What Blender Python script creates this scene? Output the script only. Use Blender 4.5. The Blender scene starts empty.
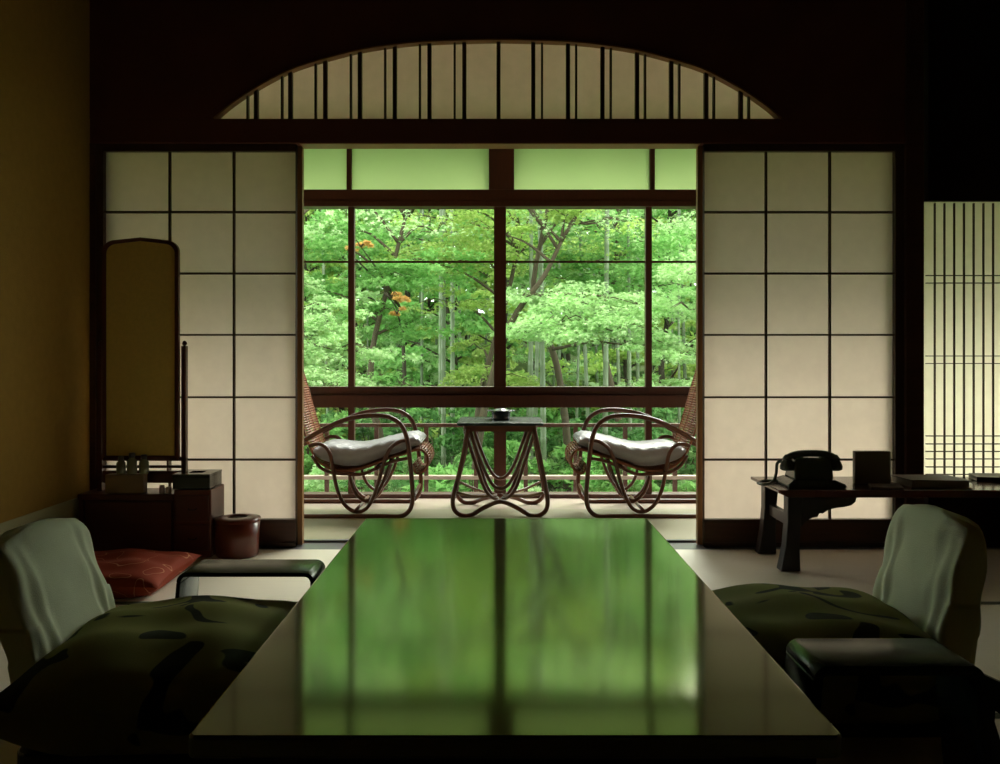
import bpy, math, random
import numpy as np
from mathutils import Vector, Matrix

random.seed(7)
rng = np.random.default_rng(11)
C = bpy.context.scene.collection
PI = math.pi

# ------------------------------------------------------------------ camera numbers
F, CX, HY, EYE = 850.0, 500.0, 355.0, 0.86
def at(px, py, D):
    s = F / D
    return ((px - CX) / s, D, EYE - (py - HY) / s)

# ------------------------------------------------------------------ materials
MATS = {}
def new_mat(name):
    m = bpy.data.materials.new(name); m.use_nodes = True
    nt = m.node_tree
    for n in list(nt.nodes): nt.nodes.remove(n)
    out = nt.nodes.new('ShaderNodeOutputMaterial')
    MATS[name] = m
    return m, nt, out

def N(nt, t, **kw):
    n = nt.nodes.new(t)
    for k, v in kw.items():
        if k in n.inputs: n.inputs[k].default_value = v
        else: setattr(n, k, v)
    return n

def c4(c): return (c[0], c[1], c[2], 1.0)

def mat(name, col, rough=0.5, var=0.15, scale=8.0, stretch=(1, 1, 1), ior=1.5, spec=0.5, bump=0.0, bscale=None,
        metal=0.0, coat=0.0, coat_rough=0.1, tint=None, col2=None):
    m, nt, out = new_mat(name)
    tc = N(nt, 'ShaderNodeTexCoord')
    mp = N(nt, 'ShaderNodeMapping'); mp.inputs['Scale'].default_value = stretch
    nt.links.new(tc.outputs['Object'], mp.inputs['Vector'])
    no = N(nt, 'ShaderNodeTexNoise'); no.inputs['Scale'].default_value = scale; no.inputs['Detail'].default_value = 4
    nt.links.new(mp.outputs[0], no.inputs['Vector'])
    mx = N(nt, 'ShaderNodeMix', data_type='RGBA')
    a = tuple(x * (1 - var) for x in col); b = tuple(min(1, x * (1 + var)) for x in col)
    if col2: a, b = col, col2
    mx.inputs[6].default_value = c4(a); mx.inputs[7].default_value = c4(b)
    nt.links.new(no.outputs['Fac'], mx.inputs[0])
    p = N(nt, 'ShaderNodeBsdfPrincipled')
    nt.links.new(mx.outputs[2], p.inputs['Base Color'])
    p.inputs['Roughness'].default_value = rough
    p.inputs['IOR'].default_value = ior
    p.inputs['Specular IOR Level'].default_value = spec
    p.inputs['Metallic'].default_value = metal
    p.inputs['Coat Weight'].default_value = coat
    p.inputs['Coat Roughness'].default_value = coat_rough
    if tint: p.inputs['Specular Tint'].default_value = c4(tint)
    if bump:
        n2 = N(nt, 'ShaderNodeTexNoise'); n2.inputs['Scale'].default_value = bscale or scale * 3
        nt.links.new(mp.outputs[0], n2.inputs['Vector'])
        bp = N(nt, 'ShaderNodeBump'); bp.inputs['Strength'].default_value = bump; bp.inputs['Distance'].default_value = 0.01
        nt.links.new(n2.outputs['Fac'], bp.inputs['Height']); nt.links.new(bp.outputs[0], p.inputs['Normal'])
    nt.links.new(p.outputs[0], out.inputs['Surface'])
    return m

def mat_paper(name, col, trans, fibre=25.0, mixf=0.75):
    m, nt, out = new_mat(name)
    tc = N(nt, 'ShaderNodeTexCoord')
    no = N(nt, 'ShaderNodeTexNoise'); no.inputs['Scale'].default_value = fibre; no.inputs['Detail'].default_value = 6
    nt.links.new(tc.outputs['Object'], no.inputs['Vector'])
    mx = N(nt, 'ShaderNodeMix', data_type='RGBA')
    mx.inputs[6].default_value = c4(tuple(x * 0.84 for x in trans)); mx.inputs[7].default_value = c4(trans)
    nt.links.new(no.outputs['Fac'], mx.inputs[0])
    d = N(nt, 'ShaderNodeBsdfDiffuse'); d.inputs['Color'].default_value = c4(col)
    t = N(nt, 'ShaderNodeBsdfTranslucent'); nt.links.new(mx.outputs[2], t.inputs['Color'])
    s = N(nt, 'ShaderNodeMixShader'); s.inputs[0].default_value = mixf
    nt.links.new(d.outputs[0], s.inputs[1]); nt.links.new(t.outputs[0], s.inputs[2])
    nt.links.new(s.outputs[0], out.inputs['Surface'])
    return m

def mat_glass(name):
    m, nt, out = new_mat(name)
    lw = N(nt, 'ShaderNodeLayerWeight'); lw.inputs['Blend'].default_value = 0.5
    pw = N(nt, 'ShaderNodeMath', operation='POWER'); pw.inputs[1].default_value = 5.0
    nt.links.new(lw.outputs['Facing'], pw.inputs[0])
    fr = N(nt, 'ShaderNodeMath', operation='MULTIPLY_ADD'); fr.inputs[1].default_value = 0.9; fr.inputs[2].default_value = 0.03
    nt.links.new(pw.outputs[0], fr.inputs[0])
    t = N(nt, 'ShaderNodeBsdfTransparent'); t.inputs['Color'].default_value = (0.95, 0.98, 0.95, 1)
    g = N(nt, 'ShaderNodeBsdfGlossy'); g.inputs['Roughness'].default_value = 0.02
    s = N(nt, 'ShaderNodeMixShader')
    nt.links.new(fr.outputs[0], s.inputs[0]); nt.links.new(t.outputs[0], s.inputs[1]); nt.links.new(g.outputs[0], s.inputs[2])
    nt.links.new(s.outputs[0], out.inputs['Surface'])
    return m

def mat_leaf(name, ca, cb, cc, trans=0.45):
    m, nt, out = new_mat(name)
    g = N(nt, 'ShaderNodeNewGeometry')
    rp = N(nt, 'ShaderNodeValToRGB')
    e = rp.color_ramp.elements
    e[0].position = 0.0; e[0].color = c4(ca); e[1].position = 1.0; e[1].color = c4(cc)
    k = e.new(0.5); k.color = c4(cb)
    nt.links.new(g.outputs['Random Per Island'], rp.inputs[0])
    tc = N(nt, 'ShaderNodeTexCoord')
    no = N(nt, 'ShaderNodeTexNoise'); no.inputs['Scale'].default_value = 0.7; no.inputs['Detail'].default_value = 3
    nt.links.new(tc.outputs['Object'], no.inputs['Vector'])
    hs = N(nt, 'ShaderNodeHueSaturation'); hs.inputs['Saturation'].default_value = 1.0
    mr = N(nt, 'ShaderNodeMapRange'); mr.inputs[1].default_value = 0.3; mr.inputs[2].default_value = 0.7
    mr.inputs[3].default_value = 0.7; mr.inputs[4].default_value = 1.3
    nt.links.new(no.outputs['Fac'], mr.inputs[0]); nt.links.new(mr.outputs[0], hs.inputs['Value'])
    nt.links.new(rp.outputs[0], hs.inputs['Color'])
    d = N(nt, 'ShaderNodeBsdfDiffuse'); t = N(nt, 'ShaderNodeBsdfTranslucent')
    nt.links.new(hs.outputs[0], d.inputs['Color']); nt.links.new(hs.outputs[0], t.inputs['Color'])
    s = N(nt, 'ShaderNodeMixShader'); s.inputs[0].default_value = trans
    nt.links.new(d.outputs[0], s.inputs[1]); nt.links.new(t.outputs[0], s.inputs[2])
    nt.links.new(s.outputs[0], out.inputs['Surface'])
    return m

def mat_tatami(name, ca, cb, line_scale=220.0, spec=0.5, rough=0.45):
    m, nt, out = new_mat(name)
    tc = N(nt, 'ShaderNodeTexCoord')
    w = N(nt, 'ShaderNodeTexWave', wave_type='BANDS', bands_direction='Y'); w.inputs['Scale'].default_value = line_scale
    w.inputs['Distortion'].default_value = 0.6
    nt.links.new(tc.outputs['Object'], w.inputs['Vector'])
    mp = N(nt, 'ShaderNodeMapping'); mp.inputs['Scale'].default_value = (2, 60, 1)
    nt.links.new(tc.outputs['Object'], mp.inputs['Vector'])
    no = N(nt, 'ShaderNodeTexNoise'); no.inputs['Scale'].default_value = 3
    nt.links.new(mp.outputs[0], no.inputs['Vector'])
    mx = N(nt, 'ShaderNodeMix', data_type='RGBA')
    mx.inputs[6].default_value = c4(ca); mx.inputs[7].default_value = c4(cb)
    nt.links.new(no.outputs['Fac'], mx.inputs[0])
    p = N(nt, 'ShaderNodeBsdfPrincipled')
    nt.links.new(mx.outputs[2], p.inputs['Base Color'])
    p.inputs['Roughness'].default_value = rough; p.inputs['Specular IOR Level'].default_value = spec
    bp = N(nt, 'ShaderNodeBump'); bp.inputs['Strength'].default_value = 0.15; bp.inputs['Distance'].default_value = 0.002
    nt.links.new(w.outputs['Fac'], bp.inputs['Height']); nt.links.new(bp.outputs[0], p.inputs['Normal'])
    nt.links.new(p.outputs[0], out.inputs['Surface'])
    return m

def mat_motif(name, base, motif, scale, lo, hi, rough=0.8, line=False, dist=0.6):
    """cloth with scroll-like motif"""
    m, nt, out = new_mat(name)
    tc = N(nt, 'ShaderNodeTexCoord')
    no = N(nt, 'ShaderNodeTexNoise'); no.inputs['Scale'].default_value = scale; no.inputs['Detail'].default_value = 0.5
    no.inputs['Distortion'].default_value = dist
    nt.links.new(tc.outputs['Object'], no.inputs['Vector'])
    if line:
        s = N(nt, 'ShaderNodeMath', operation='SUBTRACT'); s.inputs[1].default_value = 0.5
        nt.links.new(no.outputs['Fac'], s.inputs[0])
        ab = N(nt, 'ShaderNodeMath', operation='ABSOLUTE'); nt.links.new(s.outputs[0], ab.inputs[0])
        src = ab.outputs[0]
    else: src = no.outputs['Fac']
    mr = N(nt, 'ShaderNodeMapRange'); mr.inputs[1].default_value = lo; mr.inputs[2].default_value = hi
    nt.links.new(src, mr.inputs[0])
    mx = N(nt, 'ShaderNodeMix', data_type='RGBA')
    mx.inputs[6].default_value = c4(motif if line else base); mx.inputs[7].default_value = c4(base if line else motif)
    nt.links.new(mr.outputs[0], mx.inputs[0])
    p = N(nt, 'ShaderNodeBsdfPrincipled'); p.inputs['Roughness'].default_value = rough
    p.inputs['Specular IOR Level'].default_value = 0.2
    p.inputs['Sheen Weight'].default_value = 0.0
    nt.links.new(mx.outputs[2], p.inputs['Base Color'])
    n2 = N(nt, 'ShaderNodeTexNoise'); n2.inputs['Scale'].default_value = 300
    bp = N(nt, 'ShaderNodeBump'); bp.inputs['Strength'].default_value = 0.2; bp.inputs['Distance'].default_value = 0.002
    nt.links.new(tc.outputs['Object'], n2.inputs['Vector'])
    nt.links.new(n2.outputs['Fac'], bp.inputs['Height']); nt.links.new(bp.outputs[0], p.inputs['Normal'])
    nt.links.new(p.outputs[0], out.inputs['Surface'])
    return m

mat('dark_wood', (0.075, 0.027, 0.017), 0.45, 0.35, 6, (1, 1, 12))
mat('dark_wood_h', (0.045, 0.016, 0.010), 0.45, 0.35, 6, (12, 12, 1))
mat('frame_wood', (0.055, 0.024, 0.012), 0.4, 0.3, 6, (10, 10, 1))
mat('window_wood', (0.085, 0.026, 0.014), 0.4, 0.3, 6, (10, 10, 1))
mat('lit_edge_wood', (0.30, 0.14, 0.05), 0.45, 0.2, 8, (10, 10, 1))  # brown wood with the light on these edges put into its colour
mat('lattice_wood', (0.07, 0.035, 0.018), 0.5, 0.2, 10)
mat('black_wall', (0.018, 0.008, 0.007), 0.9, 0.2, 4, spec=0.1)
mat('header_wall', (0.14, 0.05, 0.035), 0.85, 0.25, 5, spec=0.15)
mat('mustard_wall', (0.34, 0.205, 0.045), 0.9, 0.12, 30, bump=0.3, bscale=200, spec=0.1)
mat('dado_paper', (0.42, 0.40, 0.22), 0.9, 0.05, 20, spec=0.1)
mat('ceiling_wood', (0.05, 0.025, 0.015), 0.7, 0.3, 3, (1, 20, 1), spec=0.15)
mat('veranda_ceiling', (0.84, 0.66, 0.52), 0.6, 0.15, 3, (1, 20, 1))
mat('veranda_wall', (0.78, 0.66, 0.50), 0.9, 0.05, 20)
mat('veranda_board', (0.66, 0.54, 0.46), 0.22, 0.12, 3, (1, 30, 1))
mat('sill_wood', (0.16, 0.15, 0.16), 0.3, 0.2, 6, (1, 20, 1))
mat_tatami('tatami', (0.80, 0.72, 0.58), (0.90, 0.82, 0.68), rough=0.38)
mat_tatami('goza', (0.27, 0.24, 0.13), (0.35, 0.31, 0.18), rough=0.6)
mat('tatami_border', (0.10, 0.11, 0.07), 0.8, 0.1, 60)
mat_paper('shoji_paper', (0.85, 0.72, 0.60), (0.78, 0.70, 0.635), mixf=0.8)
mat_paper('lattice_paper', (0.85, 0.76, 0.66), (0.96, 0.92, 0.80), mixf=0.8)
mat_paper('arch_paper', (0.80, 0.66, 0.54), (1.0, 0.74, 0.84), mixf=0.95)
mat_paper('frosted_glass', (0.60, 0.72, 0.42), (0.74, 0.86, 0.55), 3.0)
mat_glass('clear_glass')
mat('lacquer_table', (0.010, 0.016, 0.008), 0.095, 0.2, 3, ior=2.0, spec=0.6, tint=(1.0, 1.0, 0.5))
mat('black_lacquer', (0.008, 0.008, 0.007), 0.2, 0.2, 10, spec=0.6)
mat('armrest_lacquer', (0.012, 0.018, 0.013), 0.25, 0.2, 10, ior=1.28, tint=(0.8, 1.0, 0.75))
mat('red_lacquer', (0.13, 0.025, 0.013), 0.28, 0.25, 6, (1, 1, 8))
mat('dresser_wood', (0.09, 0.018, 0.012), 0.35, 0.3, 6, (1, 1, 8))
mat('desk_wood', (0.10, 0.024, 0.013), 0.18, 0.3, 5, (6, 1, 1), ior=1.6)
mat('desk_leg', (0.018, 0.011, 0.010), 0.4, 0.3, 5, (1, 1, 8))
mat('rattan', (0.12, 0.040, 0.020), 0.28, 0.35, 18)
mat('rattan_weave', (0.30, 0.10, 0.045), 0.45, 0.3, 40)
mat('rattan_lit', (0.26, 0.15, 0.09), 0.35, 0.3, 30)  # paler copy of the rattan, light put into the colour
mat('seat_cushion', (0.40, 0.39, 0.43), 0.36, 0.08, 60, bump=0.35, bscale=60, spec=0.6)
mat('cover_cloth', (0.72, 0.76, 0.55), 0.9, 0.05, 12, bump=0.15, bscale=400, spec=0.1)
mat('mirror_cloth', (0.75, 0.56, 0.15), 0.9, 0.1, 80, bump=0.1, bscale=300, spec=0.1)
mat('bronze_dish', (0.035, 0.045, 0.055), 0.25, 0.2, 10, ior=1.7)
mat('table_top_green', (0.02, 0.035, 0.03), 0.25, 0.2, 10, ior=1.6)
mat('phone_black', (0.06, 0.075, 0.058), 0.22, 0.1, 10)
mat('grey_card', (0.22, 0.20, 0.18), 0.7, 0.1, 20)
mat('paper_grey', (0.35, 0.33, 0.30), 0.7, 0.1, 20)
mat('leaflet_dark', (0.16, 0.13, 0.12), 0.6, 0.2, 20)
mat('brown_box', (0.34, 0.25, 0.14), 0.5, 0.1, 20)
mat('bottle_glass', (0.28, 0.30, 0.18), 0.1, 0.1, 20)
mat('bottle_cap', (0.10, 0.09, 0.08), 0.3, 0.1, 20)
mat('pink_white', (0.55, 0.42, 0.38), 0.5, 0.1, 20)
mat_motif('green_cushion', (0.22, 0.22, 0.06), (0.018, 0.024, 0.010), 6.5, 0.575, 0.59, dist=1.3)
mat_motif('red_cushion', (0.24, 0.030, 0.008), (0.50, 0.20, 0.10), 9.0, 0.004, 0.008, line=True)
mat('rail_wood', (0.11, 0.042, 0.024), 0.6, 0.3, 6, (8, 8, 1))
mat('rail_pale', (0.55, 0.42, 0.32), 0.6, 0.15, 6)
mat('moss_ground', (0.035, 0.07, 0.015), 0.95, 0.3, 2, col2=(0.13, 0.20, 0.05), spec=0.1)
mat('bark', (0.085, 0.07, 0.045), 0.9, 0.35, 10, (1, 1, 0.3), bump=0.5, spec=0.1)
mat('dark_bark', (0.05, 0.045, 0.03), 0.9, 0.35, 10, (1, 1, 0.3), spec=0.1)
mat('bamboo_skin', (0.14, 0.19, 0.10), 0.45, 0.25, 3, (1, 1, 0.2))
mat('roof_soffit', (0.35, 0.30, 0.22), 0.8, 0.2, 4)
mat_leaf('leaf_mid', (0.17, 0.40, 0.11), (0.22, 0.46, 0.13), (0.34, 0.58, 0.20))
mat_leaf('leaf_pale', (0.30, 0.52, 0.20), (0.42, 0.62, 0.28), (0.56, 0.74, 0.40))
mat_leaf('leaf_yellow', (0.28, 0.45, 0.10), (0.38, 0.54, 0.14), (0.52, 0.64, 0.22))
mat_leaf('leaf_deep', (0.07, 0.17, 0.05), (0.11, 0.26, 0.08), (0.18, 0.36, 0.12))
mat_leaf('leaf_orange', (0.60, 0.36, 0.10), (0.70, 0.45, 0.14), (0.80, 0.55, 0.24))

# ------------------------------------------------------------------ mesh helpers
class MB:
    def __init__(s): s.v = []; s.f = []; s.smooth = []
    def add(s, vs, fs, smooth=False):
        o = len(s.v); s.v += [tuple(v) for v in vs]
        for f in fs: s.f.append(tuple(i + o for i in f)); s.smooth.append(smooth)
    def box(s, a, b):
        x0, y0, z0 = a; x1, y1, z1 = b
        x0, x1 = min(x0, x1), max(x0, x1); y0, y1 = min(y0, y1), max(y0, y1); z0, z1 = min(z0, z1), max(z0, z1)
        s.add([(x0,y0,z0),(x1,y0,z0),(x1,y1,z0),(x0,y1,z0),(x0,y0,z1),(x1,y0,z1),(x1,y1,z1),(x0,y1,z1)],
              [(0,3,2,1),(4,5,6,7),(0,1,5,4),(1,2,6,5),(2,3,7,6),(3,0,4,7)])
    def prism(s, poly, axis, a, b, smooth=False):
        """extrude a polygon (list of 2-tuples) along axis from a to b; axis 'y': (x,z); 'x': (y,z); 'z': (x,y)"""
        def P(p, t):
            return {'y': (p[0], t, p[1]), 'x': (t, p[0], p[1]), 'z': (p[0], p[1], t)}[axis]
        n = len(poly)
        s.add([P(p, a) for p in poly] + [P(p, b) for p in poly],
              [tuple(range(n))[::-1], tuple(range(n, 2*n))] + [(i, (i+1) % n, n+(i+1) % n, n+i) for i in range(n)], smooth)
    def tube(s, pts, r, n=8, closed=False, cap=True):
        pts = [Vector(p) for p in pts]; m = len(pts)
        rs = r if isinstance(r, (list, tuple)) else [r] * m
        t0 = (pts[1] - pts[0]).normalized()
        up = Vector((0, 0, 1)) if abs(t0.z) < 0.9 else Vector((1, 0, 0))
        nrm = t0.cross(up).normalized(); vs = []
        for i in range(m):
            if closed: t = (pts[(i+1) % m] - pts[i-1])
            else: t = pts[min(i+1, m-1)] - pts[max(i-1, 0)]
            t.normalize()
            nrm = (nrm - t * nrm.dot(t))
            if nrm.length < 1e-6: nrm = t.orthogonal()
            nrm.normalize(); bn = t.cross(nrm)
            for k in range(n):
                a = 2*PI*k/n
                vs.append(pts[i] + (nrm*math.cos(a) + bn*math.sin(a)) * rs[i])
        fs = []
        for i in range(m if closed else m-1):
            j = (i+1) % m
            for k in range(n):
                fs.append((i*n+k, i*n+(k+1) % n, j*n+(k+1) % n, j*n+k))
        if cap and not closed:
            fs.append(tuple(range(n))[::-1]); fs.append(tuple((m-1)*n+k for k in range(n)))
        s.add(vs, fs, True)
    def lathe(s, prof, c=(0,0,0), n=32, cap=True):
        vs = []; fs = []
        for r, z in prof:
            for k in range(n):
                a = 2*PI*k/n; vs.append((c[0]+r*math.cos(a), c[1]+r*math.sin(a), c[2]+z))
        for i in range(len(prof)-1):
            for k in range(n):
                fs.append((i*n+k, i*n+(k+1) % n, (i+1)*n+(k+1) % n, (i+1)*n+k))
        if cap:
            fs.append(tuple(range(n))[::-1]); fs.append(tuple((len(prof)-1)*n+k for k in range(n)))
        s.add(vs, fs, True)
    def build(s, name, m, parent=None, bevel=0, bseg=2, solid=0, subsurf=0):
        me = bpy.data.meshes.new(name); me.from_pydata(s.v, [], s.f)
        me.polygons.foreach_set('use_smooth', s.smooth); me.update()
        o = bpy.data.objects.new(name, me); C.objects.link(o)
        me.materials.append(MATS[m])
        if solid:
            q = o.modifiers.new('solid', 'SOLIDIFY'); q.thickness = solid; q.offset = 0
        if bevel:
            q = o.modifiers.new('bevel', 'BEVEL'); q.width = bevel; q.segments = bseg; q.limit_method = 'ANGLE'; q.angle_limit = 0.6
        if subsurf:
            q = o.modifiers.new('sub', 'SUBSURF'); q.levels = subsurf; q.render_levels = subsurf
        if parent: put(o, parent)
        return o

def put(o, parent):
    """parent while keeping world-space coordinates of meshes built in world space"""
    o.parent = parent
    o.matrix_parent_inverse = Matrix.Translation(-Vector(parent.location)) if parent.parent is None and parent.type == 'EMPTY' else Matrix.Identity(4)

def thing(name, label, cat, loc=(0,0,0), group=None):
    o = bpy.data.objects.new(name, None); o.empty_display_size = 0.1; C.objects.link(o)
    o.location = loc; o['label'] = label; o['category'] = cat
    if group: o['group'] = group
    return o
def tag(o, label, cat, group=None, kind=None):
    o['label'] = label; o['category'] = cat
    if group: o['group'] = group
    if kind: o['kind'] = kind
    return o
def struct(o): o['kind'] = 'structure'; return o
def centre_origin(o):
    """move the origin of a one-mesh thing to its base"""
    me = o.data; co = np.empty(len(me.vertices)*3); me.vertices.foreach_get('co', co); co = co.reshape(-1, 3)
    c = np.array([(co[:,0].min()+co[:,0].max())/2, (co[:,1].min()+co[:,1].max())/2, co[:,2].min()])
    me.vertices.foreach_set('co', (co - c).ravel()); me.update(); o.location = c
    return o
def spline(pts, n=8, closed=False):
    """Catmull-Rom"""
    P = [Vector(p) for p in pts]; m = len(P); out = []
    rngi = range(m if closed else m-1)
    for i in rngi:
        p1, p2 = P[i], P[(i+1) % m]
        p0 = P[i-1] if (closed or i > 0) else p1*2 - p2
        p3 = P[(i+2) % m] if (closed or i+2 < m) else p2*2 - p1
        for k in range(n):
            t = k/n
            out.append(0.5*((2*p1) + (p2-p0)*t + (2*p0-5*p1+4*p2-p3)*t*t + (3*p1-p0-3*p2+p3)*t**3))
    if not closed: out.append(P[-1])
    return out

# ------------------------------------------------------------------ distances
DS = 3.83            # shoji plane
DW = 5.15            # veranda window plane
SX = lambda px: (px - CX) * DS / F
SZ = lambda py: EYE - (py - HY) * DS / F
WX = lambda px: (px - CX) * DW / F
WZ = lambda py: EYE - (py - HY) * DW / F
XL, XR = -1.825, 3.1
HEAD0, HEAD1 = EYE-(148-HY)*(DS+0.04)/F, EYE - (118.5-HY)*(DS-0.05)/F
CEIL = 2.62

# ------------------------------------------------------------------ room shell
b = MB(); b.box((XL-0.1, -1.6, -0.12), (XR+0.1, 3.76, 0)); struct(b.build('floor', 'tatami'))
b = MB()
for y in (2.93, 2.01, 1.09, 0.17, -0.75): b.box((XL, y, 0.0), (XR, y+0.03, 0.0015))
struct(b.build('trim_1', 'tatami_border'))
b = MB(); b.box((XL-0.1, -1.7, 0), (XL, DS+0.02, CEIL)); struct(b.build('wall_left', 'mustard_wall'))
b = MB(); b.box((XL, -1.6, 0.0), (XL+0.004, DS-0.06, 0.245)); struct(b.build('baseboard_left', 'dado_paper'))
b = MB(); b.box((XR, -1.7, 0), (XR+0.1, DS+0.1, CEIL)); struct(b.build('wall_right', 'mustard_wall'))
b = MB(); b.box((XL-0.1, -1.7, 0), (XR+0.1, -1.6, CEIL)); struct(b.build('wall_back', 'mustard_wall'))
b = MB(); b.box((XL-0.1, -1.7, CEIL), (XR+0.1, DS+0.1, CEIL+0.08)); struct(b.build('ceiling', 'ceiling_wood'))

# header wall with the arched opening
ARCH = [(0,0),(67,1.7),(102,4.7),(137,10),(171,18.5),(206,29.5),(240,47),(266,64),(284,79)]
def arch_z(dx_px):
    d = abs(dx_px)
    for (a, ya), (c, yc) in zip(ARCH, ARCH[1:]):
        if d <= c: return ya + (yc-ya)*(d-a)/(c-a)
    return 79
ac = 497.5
# smooth arch outline
raw = spline([(x, 0, y) for x, y in [(-67,1.7)] + ARCH], 6)[6:]
half = [(p.x, p.z) for p in raw]
AXf = lambda px: (px-CX)*(DS-0.05)/F
AZf = lambda py: EYE-(py-HY)*(DS-0.05)/F
outline = [(AXf(ac - x), AZf(39 + y)) for x, y in half[::-1]] + [(AXf(ac + x), AZf(39 + y)) for x, y in half[1:]]
b = MB()
y0, y1 = DS-0.05, DS-0.012
zt = CEIL
for (xa, za), (xb, zb) in zip(outline, outline[1:]):
    vs = [(xa,y0,za),(xb,y0,zb),(xb,y0,zt),(xa,y0,zt),(xa,y1,za),(xb,y1,zb),(xb,y1,zt),(xa,y1,zt)]
    b.add(vs, [(0,1,2,3),(7,6,5,4),(0,4,5,1)])
xa, xb = outline[0][0], outline[-1][0]
b.box((XL, y0, HEAD1), (xa, y1, zt)); b.box((xb, y0, HEAD1), (SX(903), y1, zt))
struct(b.build('wall_header', 'header_wall'))
# arch rim board, its lit underside put into the colour
b = MB(); t = 0.007
inner = []
for i, (x, z) in enumerate(outline):
    p0 = outline[max(i-1, 0)]; p1 = outline[min(i+1, len(outline)-1)]
    dx, dz = p1[0]-p0[0], p1[1]-p0[1]; l = math.hypot(dx, dz)
    inner.append((x + dz/l*t, z - dx/l*t))
for i in range(len(outline)-1):
    a, c, d, e = outline[i], outline[i+1], inner[i+1], inner[i]
    vs = [(p[0], yy, p[1]) for yy in (y0-0.006, y1) for p in (a, c, d, e)]
    b.add(vs, [(0,3,2,1),(4,5,6,7),(3,7,6,2),(0,1,5,4)])
struct(b.build('trim_2', 'lit_edge_wood'))
# arched transom: bars and paper, one thing
tr = thing('arched_transom', 'wide arched paper transom with paired dark vertical bars above the sliding screens', 'transom', (0, DS, HEAD1))
b = MB()
poly = [(x, z) for x, z in outline]
b.add([(x, DS-0.011, z) for x, z in poly], [tuple(range(len(poly)))])
b.build('paper', 'arch_paper', tr)
thick = [258,292,326.6,361,395.6,430,464.6,498.5,533,567.5,601.7,636,670,704.6,739]
thin = [249.5,283.7,317,352,386,420.5,455,541.7,575.6,610,644,678,712.4,747]
for lst, w in ((thick, 4.0), (thin, 2.0)):
    for px in lst:
        b = MB(); z1 = SZ(39 + arch_z(px - ac)) + 0.004
        b.box((SX(px-w/2), DS-0.035, HEAD1), (SX(px+w/2), DS-0.013, z1-0.012))
        b.build('bar', 'frame_wood', tr)
# lintel, threshold, posts
b = MB(); b.box((XL, DS-0.05, HEAD0), (SX(903), DS+0.04, HEAD1)); struct(b.build('trim_3', 'header_wall', bevel=0.004))
b = MB(); b.box((SX(302), DS-0.048, HEAD0-0.003), (SX(698), DS+0.043, HEAD0+0.010)); struct(b.build('trim_4', 'lit_edge_wood'))  # paler strip stands in for the lit underside of the lintel
b = MB()
b.box((XL, 3.76, -0.12), (XR, 3.90, 0.0))
b.box((XL, 3.90, -0.12), (XR, 3.925, 0.010))
struct(b.build('trim_5', 'sill_wood'))
b = MB(); b.box((XL, DS-0.05, 0), (SX(100.5), DS+0.06, HEAD0)); struct(b.build('trim_6', 'dark_wood'))
b = MB(); b.box((SX(900), DS-0.06, 0), ((924-CX)*(DS-0.06)/F, DS+0.06, CEIL)); struct(b.build('trim_7', 'dark_wood'))
# wall of the alcove side with the fine-lattice window
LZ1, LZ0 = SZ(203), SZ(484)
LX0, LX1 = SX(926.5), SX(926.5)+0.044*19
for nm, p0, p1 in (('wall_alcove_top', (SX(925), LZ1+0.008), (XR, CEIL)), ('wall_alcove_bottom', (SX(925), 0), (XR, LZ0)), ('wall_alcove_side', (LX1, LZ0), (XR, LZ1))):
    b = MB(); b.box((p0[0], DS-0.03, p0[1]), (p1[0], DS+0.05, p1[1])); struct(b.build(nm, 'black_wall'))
fl = thing('lattice_screen', 'tall fixed paper screen with closely spaced vertical bars, right of the dark post', 'shoji screen', (1.92, DS, LZ0))
b = MB(); b.box((LX0-0.008, DS+0.012, LZ0), (LX1, DS+0.014, LZ1+0.012)); b.build('paper', 'lattice_paper', fl)
for k in range(1, 20):
    b = MB(); x = SX(926.5) + (k*9.75-0.8)*DS/F
    if x > LX1: break
    b.box((x-0.003, DS+0.002, LZ0), (x+0.003, DS+0.011, LZ1)); b.build('bar', 'lattice_wood', fl)
b = MB()
for py in (275.5, 283, 356, 363.5, 436, 444, 451.5, 459, 467, 474.5):
    b.box((LX0, DS-0.004, SZ(py)-0.002), (LX1, DS+0.011, SZ(py)+0.002))
b.build('cross_bars', 'lattice_wood', fl)

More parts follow.
